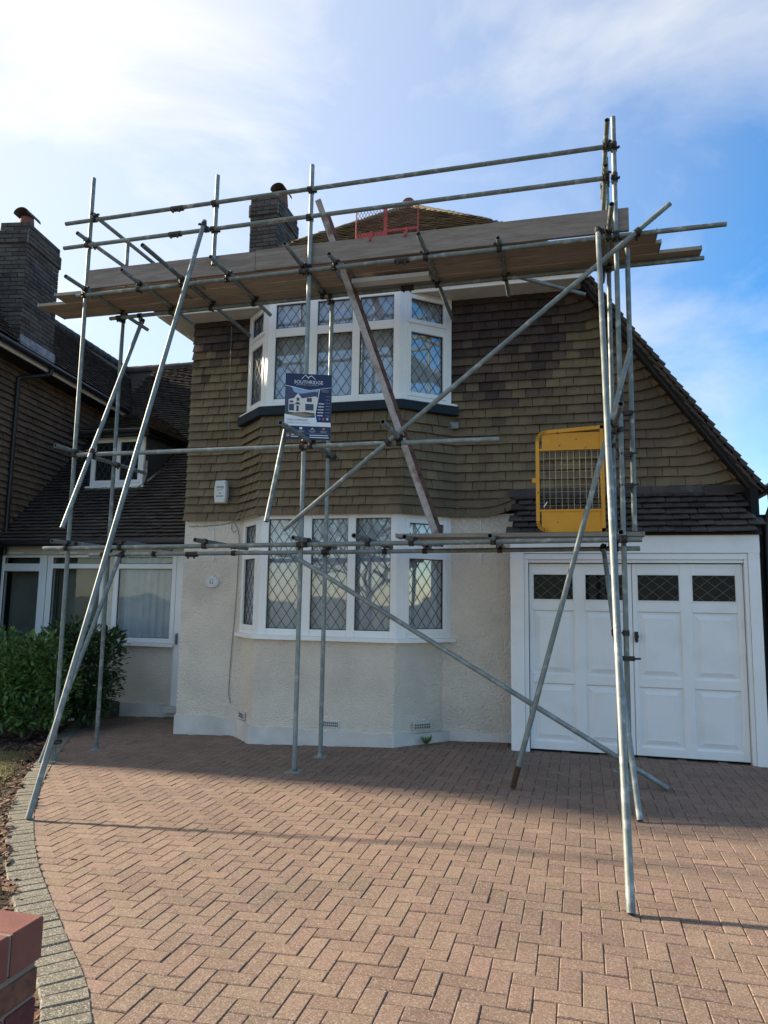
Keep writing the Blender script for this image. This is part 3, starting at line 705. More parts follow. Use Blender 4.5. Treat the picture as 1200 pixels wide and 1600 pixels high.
# pent roof over the garage
pt0 = Vector((-.66, 8.235, 2.415)); upp = Vector((0, .47, .56)).normalized(); pr = MB()
pr.prism([(-.60, 8.27, 2.40), (2.03, 8.27, 2.40), (2.05, WY+.05, 2.96), (-.57, WY+.05, 2.96)], 0, 0, Vector((0, 0, .012))); pent = obj('pent_roof', pr, 'batten_dark', house)
PT = tile_protos(.162, 5, .17, .034, .013); pm = []
npc = 7; sl_len = Vector((0, WY-.02-8.235, 2.94-2.415)).length; gaug = sl_len/npc
uu = Vector((0, WY-.02-8.235, 2.94-2.415)).normalized()
for c in range(npc):
    for k in range(17):
        x = -.58+.02*c*.5+(k+.5*(c % 2))*.1655
        if x > 2.04-.015*c: continue
        pm.append(jit(frameM(Vector((x, 8.235, 2.415))+uu*(c*gaug), X_, uu, X_.cross(uu)), .02, .004))
pieces('pent_tile', 'pent_tile_field', PT, pm, pent, 'pent_tile', 300)
fl = MB()
for k in range(5):
    x0 = -.66+k*.55; fl.lbox((Vector((0, WY-.03, 2.915)), X_, Vector((0, .25, 1)).normalized(), Vector((0, -1, .25)).normalized()), x0+.003, x0+.55, 0, .10, 0, .012+.004*(k % 2))
obj('lead_flashing', fl, 'pent_tile', house)

# ---- chimney
def chimney(parent, x0, x1, y0, y1, z0, z1, F=None, corbel=2, bl=.225, bh=.075, pm_='chimney_brick', nmax=320):
    o, ex, ey = F if F else (Vector((0, 0, 0)), X_, Y_)
    core = MB(); core.raw([o+ex*x+ey*y+Z_*z for z in (z0, z1) for x, y in ((x0+.012, y0+.012), (x1-.012, y0+.012), (x1-.012, y1-.012), (x0+.012, y1-.012))], MB.BF)
    ch = obj('chimney', core, 'chimney_mortar', parent)
    mats_, pro = {}, {}
    def brick_me(l, d):
        kk = (round(l, 3), round(d, 3))
        if kk not in pro:
            b = MB(); b.bevbox((Vector((0, 0, 0)), X_, Z_, -Y_), -l/2, l/2, -bh/2+.005, bh/2-.005, -d, 0, .006); b.mats = ['chimney_brick']; b.m = [0]*len(b.f); pro[kk] = b.mesh('brick')
        return pro[kk]
    n = int((z1-z0)/bh); cnt = 0
    for c in range(n):
        z = z0+(c+.5)*bh; out = .0
        if c >= n-5 and c < n-2: out = .035
        if c >= n-2: out = .0
        for side in range(4):
            if side == 0: p0, d, nn, ln = o+ex*x0+ey*y0, ex, -ey, x1-x0
            elif side == 1: p0, d, nn, ln = o+ex*x1+ey*y0, ey, ex, y1-y0
            elif side == 2: p0, d, nn, ln = o+ex*x1+ey*y1, -ex, ey, x1-x0
            else: p0, d, nn, ln = o+ex*x0+ey*y1, -ey, -ex, y1-y0
            if side == 2: continue                              # the side away from the street
            kk = max(1, round(ln/bl)); cell = ln/kk; xs = [0]
            off = 0 if (c+side) % 2 else cell/2
            cuts = sorted(set([0, ln]+[off+i*cell for i in range(kk+1) if 0.02 < off+i*cell < ln-.02]))
            for a, b_ in zip(cuts, cuts[1:]):
                me = brick_me(b_-a-.010+(.0), .03)
                pos = p0+d*((a+b_)/2)+nn*(out+.004+random.uniform(0, .006))+Z_*z
                if side == 0 and False: pass
                place('brick', me, ch, frameM(pos, d, -nn, Z_)); cnt += 1
        if out:
            s_ = MB(); s_.raw([o+ex*x+ey*y+Z_*zz for zz in (z-bh/2+.004, z+bh/2-.004) for x, y in ((x0-out+.012, y0-out+.012), (x1+out-.012, y0-out+.012), (x1+out-.012, y1+out-.012), (x0-out+.012, y1+out-.012))], MB.BF); obj('corbel', s_, 'chimney_mortar', ch)
    ca = MB(); ca.raw([o+ex*x+ey*y+Z_*z for z, i in ((z1, .0), (z1+.05, .09)) for x, y in ((x0+i, y0+i), (x1-i, y0+i), (x1-i, y1-i), (x0+i, y1-i))], MB.BF); obj('flaunching', ca, 'chimney_mortar', ch)
    return ch
def pot(ch, c, d, r=.13, h=.24):
    p = MB(); p.tube(c, c+Z_*h, r*1.05, 16, r*.9); obj('chimney_pot', p, 'terracotta', ch, True)
    k = MB(); e = d.cross(Z_)
    vs = []
    for s in (-.19, .19):
        for rr in (r*1.12, r*1.0):
            for i in range(9): a = pi*i/8; vs.append(c+Z_*(h+.0)+d*s+e*cos(a)*rr+Z_*sin(a)*rr*.85)
    fs = []
    for i in range(8): fs += [(i, i+1, 19+i, 18+i), (9+i, 10+i, 28+i, 27+i), (i, i+1, 10+i, 9+i), (18+i, 19+i, 28+i, 27+i)]
    k.raw(vs, fs); obj('pot_hood', k, 'hood_clay', ch, True)
ch = chimney(house, -5.52, -4.98, 11.3, 12.25, 5.6, 8.98)
pot(ch, Vector((-5.12, 11.75, 9.02)), Y_)

# ------------------------------------------------------------------ neighbouring house on the left
NO = Vector((-9.2, 9.9, 0)); ne = Vector((-.16, .987, 0)).normalized(); nn_ = Vector((ne.y, -ne.x, 0))
def NP(s, t, z): return NO+ne*s+nn_*t+Z_*z
nb = thing('neighbouring_house', 'brown tile-hung house at the left edge with a tall dark brick chimney', 'house', NP(-1.35, 0, -.3))
b = MB(); b.raw([NP(s, t, z) for z in (-.4, 5.7) for s, t in ((-1.35, -.03), (6.2, -.03), (6.2, -4), (-1.35, -4))], MB.BF); obj('wall', b, 'batten_dark', nb)
nm = []
for c in range(28):
    z = 2.50+c*G
    for k in range(-8, 40):
        s = (k+.5*(c % 2))*TW
        if z < 2.5+.85*max(0, (NO.y+s-9.9))-.15 or s > 6: continue
        nm.append(jit(frameM(NP(s, .0, z), ne, Z_, ne.cross(Z_)), .012, .003))
pieces('hung_tile', 'hung_tile_field', TP, nm, nb, 'far_wall_tile', 120, lambda Mx: (Mx.translation-at(40, 700, 10)).length)
E0, E1 = NP(-1.6, .45, 5.72), NP(3.7, .45, 5.72); R0, R1 = NP(-1.6, -.42, 6.90), NP(6.1, -.85, 7.46)
b = MB(); b.face([E0, E1, NP(6.1, .1, 6.2), R1, R0]); b.face([R0, R1, NP(6.1, -4.2, 5.7), NP(-1.6, -4.2, 5.7)]); b.face([E0, R0, NP(-1.6, -4.2, 5.7)]); b.face([E0-Z_*.03, E1-Z_*.03, NP(3.7, -4.2, 5.68), NP(-1.6, -4.2, 5.68)])
nroof = obj('roof', b, 'dark_roof_tile', nb)
un = (R0-E0).normalized(); un = (Vector((0, 0, 1.18))-nn_*.87).normalized()
rm = []
for c in range(17):
    for k in range(-9, 42):
        s = (k+.5*(c % 2))*TW; f = c*.1*un.z
        if s > 3.72+f*1.6: continue
        lim = .42*0+6.90+(s+1.6)*(.56/7.7)
        if 5.72+f > lim: continue
        rm.append(jit(frameM(NP(s, .45, 5.73)+un*(c*.1), ne, un, ne.cross(un)), .015, .004))
pieces('roof_tile', 'roof_tile_field', TP, rm, nroof, 'dark_roof_tile', 60, lambda Mx: (Mx.translation-at(60, 560, 10)).length)
for k in range(24):
    p = R0.lerp(R1, k/24); q = R0.lerp(R1, (k+1.1)/24); r = MB(); r.tube(p+Z_*.02, q+Z_*.045, .10, 10, .09); obj('ridge_tile', r, 'dark_roof_tile', nroof, True)
b = MB(); b.use('white_soffit'); b.raw([NP(s, t, z) for z in (5.56, 5.70) for s, t in ((-1.6, .39), (3.72, .39), (3.72, .42), (-1.6, .42))], MB.BF); b.use('fence_wood'); b.raw([NP(s, t, z) for z in (5.57, 5.59) for s, t in ((-1.6, .0), (3.7, .0), (3.7, .388), (-1.6, .388))], MB.BF); obj('eaves_boards', b, None, nb)
b = MB(); b.tube(NP(-1.6, .48, 5.66), NP(3.76, .48, 5.67), .055, 12); b.tube(NP(.42, .48, 5.66), NP(.40, .45, 5.52), .04, 10); b.tube(NP(.40, .45, 5.52), NP(.06, .09, 5.36), .035, 10); b.tube(NP(.06, .09, 5.36), NP(.06, .09, 2.3), .035, 10)
for z in (4.4, 3.2): b.tube(NP(.06, .09, z), NP(.06, .09, z+.05), .043, 10)
obj('gutter', b, 'black_plastic', nb, True)
nch = chimney(nb, -.50, 0, 0, .98, 5.69, 7.865, (NP(-.56, .46, 0), nn_, ne))
pot(nch, NP(-.25, .22, 7.90), ne, .12, .20)
b = MB()
for k in range(7):                                                     # stepped lead soakers
    t = .46-k*.085; zz = 5.72+1.36*(.46-t)
    b.raw([NP(s, tt, z) for z in (zz-.10, zz+.10) for s, tt in ((-.585, t-.085), (-.585, t), (-.565, t), (-.565, t-.085))], MB.BF)
b.raw([NP(s, t, z) for z in (5.74, 5.90) for s, t in ((-.585, .475), (.44, .475), (.44, .495), (-.585, .495))], MB.BF); obj('lead_flashing', b, 'lead_flashing', nb)

# ------------------------------------------------------------------ low wing with porch and dormer between the houses
wing = thing('porch_wing', 'low wing with glazed white porch and dormer window between the two houses', 'house', (-7.2, 10.2, -.2))
PY = 10.1; TPN = .85; RX0, RX1 = -11.0, -4.9
b = MB(); b.box(-9.35, -5.0, PY+.05, PY+.3, -.4, .86); b.box(-7.28, -7.10, PY+.03, PY+.3, .86, 2.52); b.box(-9.35, -5.0, PY+.03, PY+.3, 2.30, 2.52); obj('wall', b, 'pebbledash', wing)
b = MB(); b.box(-7.3, -5.82, PY+.01, PY+.06, -.4, -.02); obj('plinth', b, 'plinth_paint', wing)
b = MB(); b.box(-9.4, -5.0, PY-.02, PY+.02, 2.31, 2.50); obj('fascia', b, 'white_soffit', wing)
window('porch_window', wing, (Vector((-7.09, PY, .92)), X_, Z_, -Y_), 1.13, 1.38, [(.09, 1.05)], [(.07, 1.16), (1.24, 1.35)], lat=False, pane='glass_dim', depth=.08)
b = MB(); b.box(-7.12, -5.93, PY-.05, PY+.1, .865, .918); obj('window_sill', b, 'upvc', wing)
window('porch_door', wing, (Vector((-5.95, PY-.01, -.03)), X_, Z_, -Y_), .75, 2.33, [(.13, .62)], [(.12, 2.09), (2.19, 2.30)], lat=False, pane='glass_dim', curtain=False, depth=.08)
b = MB(); b.box(-6.02, -5.0, PY-.10, PY+.04, -.12, -.035); obj('door_step', b, 'plinth_paint', wing)
b = MB(); b.tube((-5.89, PY-.05, .92), (-5.89, PY-.05, 1.06), .012, 8); b.box(-5.905, -5.875, PY-.03, PY-.005, .9, 1.08); obj('door_handle', b, 'pale_lead', wing)
window('porch_window', wing, (Vector((-8.36, PY, .6)), X_, Z_, -Y_), 1.08, 1.70, [(.10, 1.02)], [(.07, 1.48), (1.56, 1.66)], lat=False, pane='glass_dim', curtain=False, depth=.08)
window('porch_door', wing, (Vector((-9.36, PY, -.2)), X_, Z_, -Y_), .98, 2.50, [(.14, .84)], [(.2, 2.23), (2.36, 2.46)], lat=False, pane='glass_dim', curtain=False, depth=.08)
for x in (-9.0, -7.95): 
    b = MB(); b.box(x-.17, x+.17, PY-.03, PY-.021, 2.325, 2.35); obj('trickle_vent', b, 'upvc', wing)
ys = 9.8; zs = 2.5; yr = 15.55
b = MB(); zR = zs+(yr-ys)*TPN
b.face([(RX0, ys, zs-.03), (RX1, ys, zs-.03), (RX1, yr, zR-.03), (RX0, yr, zR-.03)]); b.face([(RX0, yr, zR-.03), (RX1, yr, zR-.03), (RX1, yr+4, zR-3), (RX0, yr+4, zR-3)]); b.face([(RX0, ys, zs-.06), (RX1, ys, zs-.06), (RX1, PY+.1, zs-.06), (RX0, PY+.1, zs-.06)])
wroof = obj('roof', b, 'batten_dark', wing)
ul = Vector((0, 1, TPN)).normalized(); wm = []
for c in range(75):
    for k in range(38):
        p = Vector((RX0+(k+.5*(c % 2))*TW, ys-.02, zs-.02))+ul*(c*.1)
        if p.z > zR: continue
        if p.x < NP((p.y-9.9)/.987, 0, 0).x-.0: continue
        if -8.38 < p.x < -7.22 and 11.1 < p.y < 12.3: continue
        wm.append(jit(frameM(p, X_, ul, X_.cross(ul)), .012, .004))
pieces('roof_tile', 'roof_tile_field', TP, wm, wroof, 'dark_roof_tile', 120, lambda Mx: (Mx.translation-at(230, 800, 10.1)).length)
for k in range(15):
    r = MB(); x = RX0+k*.4; r.tube((x, yr, zR+.02), (x+.43, yr, zR+.04), .10, 10, .09); obj('ridge_tile', r, 'dark_roof_tile', wroof, True)
b = MB(); b.tube((-9.25, ys-.06, zs-.03), (-5.12, ys-.06, zs-.02), .055, 12); obj('gutter', b, 'black_plastic', wing, True)
# dormer
DY = 11.03; dz0, dz1 = 3.60, 4.50; dx0, dx1 = -8.36, -7.28
dm = obj('dormer', (lambda q: (q.box(dx0-.10, dx1+.06, DY+.06, 13.2, 3.35, 4.52), q)[1])(MB()), 'band_blue', wing)
window('dormer_window', wing, (Vector((dx0, DY, dz0)), X_, Z_, -Y_), dx1-dx0, dz1-dz0, [(.07, .50), (.58, 1.01)], [(.08, .83)], m='upvc', pane='glass_dim', curtain=False, dx=.13, dz=.2, sash='all')
b = MB(); b.box(dx0-.05, dx1+.05, DY-.06, DY+.1, dz0-.05, dz0-.002); obj('window_sill', b, 'upvc', wing)
e0, e1 = Vector((dx0-.24, DY-.22, 4.56)), Vector((dx1+.20, DY-.22, 4.56)); rp = Vector(((dx0+dx1)/2-.05, DY+.75, 5.15)); rq = Vector((rp.x, 13.2, 5.2)); eb0, eb1 = Vector((dx0-.24, 12.6, 4.56)), Vector((dx1+.20, 12.6, 4.56))
b = MB(); b.face([e0, e1, rp]); b.face([e1, eb1, rq, rp]); b.face([e0, rp, rq, eb0]); b.face([e0-Z_*.05, eb0-Z_*.05, eb1-Z_*.05, e1-Z_*.05]); droof = obj('dormer_roof', b, 'batten_dark', wing)
dmm = []
ud = (rp-(e0+e1)/2); ud.x = 0; nd = int(ud.length/.1); ud.normalize()
for c in range(nd+1):
    t = c/nd; xa, xb = e0.x+(rp.x-e0.x)*t, e1.x+(rp.x-e1.x)*t; x = xa+.05+(c % 2)*.08
    while x < xb: dmm.append(jit(frameM(Vector((x, e0.y-.02, e0.z+.0))+ud*(c*.1), X_, ud, X_.cross(ud)), .01, .003)); x += TW
us_ = Vector((rp.x-e1.x, 0, rp.z-e1.z)); ns = int(us_.length/.1); us_.normalize()
for c in range(ns+1):
    t = c/ns; y = e1.y+(rp.y-e1.y)*t+.06
    while y < 12.7: dmm.append(jit(frameM(Vector((e1.x+.01, y, e1.z))+us_*(c*.1), Y_, us_, Y_.cross(us_)), .01, .003)); y += TW
pieces('dormer_tile', 'dormer_tile_field', TP, dmm, droof, 'dark_roof_tile', 300)
b = MB(); b.lbox((e0-Z_*.06, X_, Z_, -Y_), 0, (e1-e0).length, -.03, .03, -.05, .03); b.tube(e0+Vector((-.03, -.05, -.02)), e1+Vector((.03, -.05, -.02)), .045, 10); obj('dormer_gutter', b, 'black_plastic', wing)
b = MB(); b.sweep([Vector((dx1+.065, DY+.05, 3.68)), Vector((dx1+.09, DY+.5, 3.98)), Vector((dx1+.09, DY+1.0, 4.4))], .022, 8); b.sweep([Vector((dx1+.05, DY+.03, 4.05)), Vector((dx1+.06, DY+.02, 3.8)), Vector((dx1+.04, DY-.03, 3.62)), Vector((dx1-.03, DY-.08, 3.55))], .018, 8); obj('lead_flashing', b, 'lead_flashing', wing, True)

# timber fence just beyond the garage
fe = thing('timber_fence', 'dark stained timber fence beyond the right side of the garage', 'fence', (3, 9.2, 0))
for k in range(16):
    b = MB(); x = 2.075+k*.145; b.bevbox((Vector((x, 8.56, -.02)), X_, Z_, -Y_), 0, .14, 0, 2.66+random.uniform(-.01, .01), -.02, 0, .003); obj('fence_board', b, 'fence_wood', fe)
b = MB(); b.box(2.08, 4.4, 8.582, 8.63, .5, .58); b.box(2.08, 4.4, 8.582, 8.63, 2.0, 2.08); obj('rail', b, 'fence_wood', fe)

# ------------------------------------------------------------------ low brick wall by the entrance
bw = thing('brick_wall', 'low red brick garden wall with smooth coping bricks, bottom left corner', 'wall', (-1.5, 1.2, 0))
ct = atZ(64, 1431, .80); wx1 = ct.x; wy1 = ct.y; wx0 = wx1-.225
b = MB(); b.box(wx0+.005, wx1-.005, -.6, wy1-.005, -.25, .70); obj('mortar_core', b, 'mortar', bw)
brk = {}
def brick_obj(x0, x1, y0, y1, z0, z1, m, nm='brick'):
    k = (round(x1-x0, 3), round(y1-y0, 3), round(z1-z0, 3), m)
    if k not in brk:
        q = MB(); q.bevbox((Vector((0, 0, 0)), X_, Y_, Z_), -(x1-x0)/2, (x1-x0)/2, -(y1-y0)/2, (y1-y0)/2, -(z1-z0)/2, (z1-z0)/2, .003); q.mats = [m]; q.m = [0]*len(q.f); brk[k] = q.mesh('brick')
    o = link(nm, brk[k], bw, ((x0+x1)/2+random.uniform(-.001, .001), (y0+y1)/2, (z0+z1)/2)); return o
for c in range(12):
    zz = -.215+c*.075
    y = wy1-(.215 if c % 2 else .1025)
    if True:
        if c % 2 == 0: brick_obj(wx0, wx1, wy1-.1025, wy1, zz, zz+.065, 'red_brick')
        else: brick_obj(wx0, wx0+.1075, wy1-.215, wy1, zz, zz+.065, 'red_brick'); brick_obj(wx0+.1175, wx1, wy1-.215, wy1, zz, zz+.065, 'red_brick')
    y -= .01
    while y > -.5:
        brick_obj(wx0+.1175, wx1, y-.215, y, zz, zz+.065, 'red_brick'); brick_obj(wx0, wx0+.1075, y-.215, y, zz, zz+.065, 'red_brick'); y -= .225
y = wy1+.004; k = 0
while y > -.5: brick_obj(wx0-.006, wx1+.006, y-.065 if k else y-.110, y, .695, .80, 'coping_brick', 'coping_brick'); y -= .075 if k else .12; k += 1
b = MB(); b.box(wx0+.001, wx1+.002, -.55, wy1+.000, .70, .7975); obj('coping_mortar', b, 'mortar', bw)

# ------------------------------------------------------------------ shrubs
def shrub(name, label, base, blobs, n, m, size, stems):
    t = thing(name, label, 'shrub', base, 'laurel shrubs in the front bed'); f = MB(); tot = sum(q[3] for q in blobs)
    for cx, cy, cz, r, sq in blobs:
        for i in range(int(n*r/tot)):
            u = Vector((random.gauss(0, 1), random.gauss(0, 1), random.gauss(0, 1))).normalized()
            p = Vector((cx, cy, cz))+Vector((u.x, u.y, u.z*sq))*r*(random.random()**.45)*random.uniform(.8, 1.08)
            if p.z < zg(p.x)+.05: continue
            d = (u+Vector((random.uniform(-.8, .8), random.uniform(-.8, .8), random.uniform(-.3, .9)))).normalized(); e = d.cross(Z_)
            if e.length < .1: continue
            e.normalize(); e = (e+Vector((random.uniform(-.5, .5), random.uniform(-.5, .5), random.uniform(-.5, .5)))).normalized(); nrm = d.cross(e).normalized()
            l = size*random.uniform(.6, 1.25); wd = l*random.uniform(.17, .24)
            f.raw([p, p+d*l*.35+e*wd+nrm*wd*.3, p+d*l*.75+e*wd*.8+nrm*wd*.3-Z_*l*.03, p+d*l-Z_*l*.1, p+d*l*.75-e*wd*.8+nrm*wd*.3-Z_*l*.03, p+d*l*.35-e*wd+nrm*wd*.3, p+d*l*.5-Z_*l*.02],
                  [(0, 1, 6), (1, 2, 6), (2, 3, 6), (3, 4, 6), (4, 5, 6), (5, 0, 6)])
    o = obj('foliage', f, m, t); o['kind'] = 'stuff'
    for k in range(stems):
        s = MB(); a = random.uniform(0, 6.28); q = blobs[k % len(blobs)]; p0 = Vector((base[0]+cos(a)*.08, base[1]+sin(a)*.08, zg(base[0])-.05)); p1 = p0.lerp(Vector(q[:3]), .5)+Vector((random.uniform(-.1, .1), random.uniform(-.1, .1), .05)); p2 = Vector(q[:3])+Vector((0, 0, q[3]*.5))
        s.tube(p0, p1, .018, 8, .012, False); s.tube(p1, p2, .012, 8, .005, False); obj('stem', s, 'bark', t)
shrub('laurel_shrub', 'mid green laurel shrub at the left edge beside the lawn', (-7.1, 8.35, zg(-7.1)), [(-7.45, 8.5, .62, .50, .9), (-7.05, 8.35, .55, .42, .95), (-7.0, 8.5, .85, .33, .9), (-7.75, 8.7, .78, .42, .9), (-6.75, 8.45, .45, .34, .9), (-7.3, 8.25, .35, .38, .9), (-7.1, 8.2, .08, .40, .55), (-6.75, 8.3, .10, .30, .6), (-7.6, 8.35, .12, .40, .6)], 6400, 'leaf_mid', .10, 9)
shrub('laurel_shrub', 'dark green laurel shrub behind the leaning tubes, below the porch window', (-6.75, 9.15, zg(-6.7)), [(-6.95, 9.2, .95, .40, .9), (-6.6, 9.2, .62, .40, 1.0), (-6.5, 9.25, .95, .25, .9), (-7.1, 9.3, .55, .46, 1), (-6.55, 9.15, .32, .33, .9), (-7.35, 9.3, 1.0, .30, .8), (-6.6, 9.0, .08, .34, .6), (-6.95, 9.0, .12, .4, .6)], 5400, 'leaf_dark', .095, 9)
pp = gs(669, 1162); pp.y -= .10; pp.z = zg(pp.x)+.005; w_ = thing('weed', 'tiny grey-green weed growing from the joint below the right air brick', 'plant', pp); f = MB()
for k in range(14):
    a = k*2.4; d = Vector((cos(a)*.6, sin(a)*.6-.2, random.uniform(.5, 1.1))).normalized(); e = d.cross(Z_).normalized(); l = random.uniform(.09, .14)
    f.raw([pp, pp+d*l*.55+e*.026, pp+d*l, pp+d*l*.55-e*.026], [(0, 1, 2, 3)])
obj('leaf', f, 'leaf_mid', w_)
pp = at(164, 1112, 9.80); pp.z = zg(pp.x)-.03; b = MB()
b.use('dark_roof_tile'); b.bevbox((pp+Vector((-.1, .1, 0)), X_, Y_, Z_), -.2, .2, -.12, .12, 0, .28, .02)
tag(obj('planter', b), 'small dark planter box beside the porch wall behind the shrub', 'planter')

# street tree opposite, behind the viewpoint: it shows only as a reflection in the lower bay
tr_ = thing('street_tree', 'thin branched street tree opposite, seen only reflected in the bay glass', 'tree', (-8.6, -14, -.35))
tk = MB(); lv = MB(); trnd = random.Random(3)
def grow(p, d, l, r, n):
    q = p+d*l; tk.tube(p, q, r, 7, r*.72, False)
    if n == 0:
        for k in range(16):
            c = q+Vector((trnd.gauss(0, .28), trnd.gauss(0, .28), trnd.gauss(0, .28))); a = Vector((trnd.gauss(0, 1), trnd.gauss(0, 1), trnd.gauss(0, 1))).normalized()*.06; e = a.cross(Z_)*.6
            lv.raw([c-a, c+e, c+a, c-e], [(0, 1, 2, 3)])
        return
    for k in range(3 if n > 2 else 2):
        nd_ = (d+Vector((trnd.gauss(0, .5), trnd.gauss(0, .5), trnd.gauss(.05, .3)))).normalized(); grow(q, nd_, l*trnd.uniform(.62, .85), r*.62, n-1)
grow(Vector((-8.6, -14, -.4)), Vector((.05, 0, 1)), 2.0, .16, 6)
obj('trunk', tk, 'bark', tr_, True); c_ = obj('crown', lv, 'leaf_dark', tr_); c_['kind'] = 'stuff'

# ------------------------------------------------------------------ scaffold
sc = thing('scaffold', 'galvanised tube scaffold with timber boards standing across the front of the house', 'scaffold', (-2.6, 7.2, 0))
TUBES = []
def tube(name, a, b, m='steel'):
    a = Vector(a); b = Vector(b); p = MB(); p.pipe(a, b); TUBES.append((a, b)); return obj(name, p, m, sc, True)
YO, YI = 6.95, 7.65; YL, YLI = 6.897, 7.598; YB = 6.842
def base(x, y):
    z = zg(x); b = MB(); F = (Vector((x, y, z)), X_, Y_, Z_)
    b.bevbox(F, -.075, .075, -.075, .075, -.004, .008, .003); b.tube((x, y, z+.008), (x, y, z+.03), .032, 12); obj('base_plate', b, 'steel', sc)
def std(x, y, z1, z0=None):
    g = z0 is None; z0 = zg(x)+.008 if g else z0
    tube('standard', (x, y, z0), (x+.004, y, z1))
    if g: base(x, y)
std(-5.55, YO+.07, 6.74); std(-5.50, YI+.05, 6.29)
std(-2.67, YO, 6.45); std(-2.64, YI, 5.14)
std(.53, YO, 6.50); std(.50, YI, 6.52)
std(-3.83, YO, 6.49, 5.40)
std(.635, 7.0, 5.12, 2.32)
# ledgers and guard rails
def two(name, x0, y0, x1, y1, Y): return tube(name, at(x0, y0, Y), at(x1, y1, Y))
two('ledger', 120, 463, 1135, 350, YL); two('ledger', 172, 498, 1100, 403, YLI)
two('guard_rail', 103, 350, 952, 228.5, YL); two('guard_rail', 100, 388, 948, 278, YL)
two('ledger', 118, 711, 780, 686, YL)
two('ledger', 68, 857, 1003, 843, YL); two('ledger', 140, 867, 1000, 857, YLI)
# transoms
ZT = 5.252
for x, y0, y1 in ((-5.47, 6.56, 8.21), (-4.74, 6.56, 8.12), (-4.19, 6.11, 8.72), (-3.62, 6.50, 8.09), (-2.735, 6.40, 7.85), (-2.36, 6.71, 7.06), (-1.36, 6.51, 8.70), (-.60, 6.76, 8.15), (.46, 6.38, 8.01)):
    tube('transom', (x, y0, ZT), (x, y1, ZT))
for x, y0, y1 in ((-5.45, 6.57, 8.31), (-2.575, 6.07, 7.78), (-1.62, 6.22, 6.98), (.465, 6.01, 7.74)): tube('transom', (x, y0, 3.285), (x, y1, 3.285))
ZL = 2.243
for x, y0, y1 in ((-5.47, 6.65, 8.0), (-3.75, 6.69, 7.95), (-2.60, 6.55, 7.9), (-1.93, 6.40, 7.9), (-1.48, 6.57, 7.9), (-.67, 6.57, 8.5), (.465, 6.36, 7.8)): tube('transom', (x, y0, ZL+.01*(x+2.6)/3), (x, y1, ZL+.01*(x+2.6)/3))
tube('transom', (-4.78, 6.9, 2.236), (-4.80, 8.0, 2.236))
# end guard rails running back to the house
tube('guard_rail', (-5.40, 6.84, 6.16), (-5.37, 8.25, 6.15)); tube('guard_rail', (-5.485, 6.72, 5.86), (-5.45, 7.62, 5.86))
tube('guard_rail', (.45, 6.55, 6.20), (.47, 7.9, 6.20)); tube('guard_rail', (.44, 6.75, 5.87), (.47, 8.1, 5.87))
# braces and rakers
def lift(p, h=.012): return Vector((p.x, p.y, p.z+h))
tube('brace', at(1047, 318, YB), at(443, 828, YB))
tube('brace', at(467, 874, YB), lift(gs(1044, 1236), .02))
tube('raker', at(934, 358, YB), lift(gs(986, 1431))); tube('raker', at(320, 345, YB), lift(gs(44, 1282)))
tube('raker', at(188, 868, 7.55), lift(gs(63, 1193)))
rk = lift(gs(801, 1234)); tube('raker', at(985, 545, 6.72), rk)
b = MB(); q = at(985, 545, 6.72); d = (q-rk).normalized(); b.tube(rk+d*.002, rk+d*.20, .0252, 16); obj('rusty_tube_end', b, 'rust', sc, True)
tube('raker', at(943, 856, 7.54), lift(gs(1000, 1285)))
tube('brace', at(222, 502, 7.65), at(97, 825, 6.45))
tube('brace', at(446, 672, YB-.01), at(416, 815, 6.55))
tube('brace', at(800, 430, 8.0), at(914, 460, 8.45))
# couplers wherever two tubes are clamped together
def closest(a, b, c, d):
    u, v, w = b-a, d-c, a-c; A, B, C, D, E_ = u.dot(u), u.dot(v), v.dot(v), u.dot(w), v.dot(w); den = A*C-B*B
    if den < 1e-6: return None
    s = min(1, max(0, (B*E_-C*D)/den)); t = min(1, max(0, (A*E_-B*D)/den)); return a+u*s, c+v*t, u.normalized(), v.normalized()
nc = 0
for i in range(len(TUBES)):
    for j in range(i+1, len(TUBES)):
        r = closest(*TUBES[i], *TUBES[j])
        if not r: continue
        p, q, u, v = r; dist = (p-q).length
        if dist > .105 or abs(u.dot(v)) > .97: continue
        b = MB(); b.use('dark_steel'); ax = (q-p); ax = ax.normalized() if ax.length > .005 else u.cross(v).normalized()
        b.tube(p-u*.026, p+u*.026, .0315, 12); b.tube(q-v*.026, q+v*.026, .0315, 12)
        s1 = u.cross(ax).normalized(); s2 = v.cross(ax).normalized()
        if random.random() < .5: s1 = -s1
        if random.random() < .5: s2 = -s2
        if s2.z > .6: s2 = -s2
        m_ = (p+q)/2
        b.tube(p+s1*.025-ax*.012, p+s1*.058-ax*.012, .012, 8); b.tube(p+s1*.034-ax*.03, p+s1*.034+ax*.035, .007, 6); b.tube(p+s1*.034+ax*.02, p+s1*.034+ax*.032, .012, 6)
        b.tube(q+s2*.025+ax*.012, q+s2*.058+ax*.012, .012, 8); b.tube(q+s2*.034-ax*.035, q+s2*.034+ax*.03, .007, 6)
        obj('coupler', b, None, sc); nc += 1
def sleeve(p, d):
    b = MB(); d = d.normalized(); b.tube(p-d*.075, p+d*.075, .0325, 12); 
    for k in (-.04, .04): b.tube(p+d*k-Y_*.02-Z_*.02, p+d*k-Y_*.02-Z_*.055, .012, 8)
    obj('sleeve_coupler', b, 'dark_steel', sc)
lx = at(1135, 350, YL)-at(120, 463, YL)
for x, y in ((277, 326), (274, 366)): sleeve(at(x, y, YL), lx)
for x, y in ((628, 407),): sleeve(at(x, y, YL), lx)
sleeve(at(637, 450, YLI), lx); sleeve(at(300, 866, YLI), lx); sleeve(Vector((.53, YO, 3.62)), Z_)
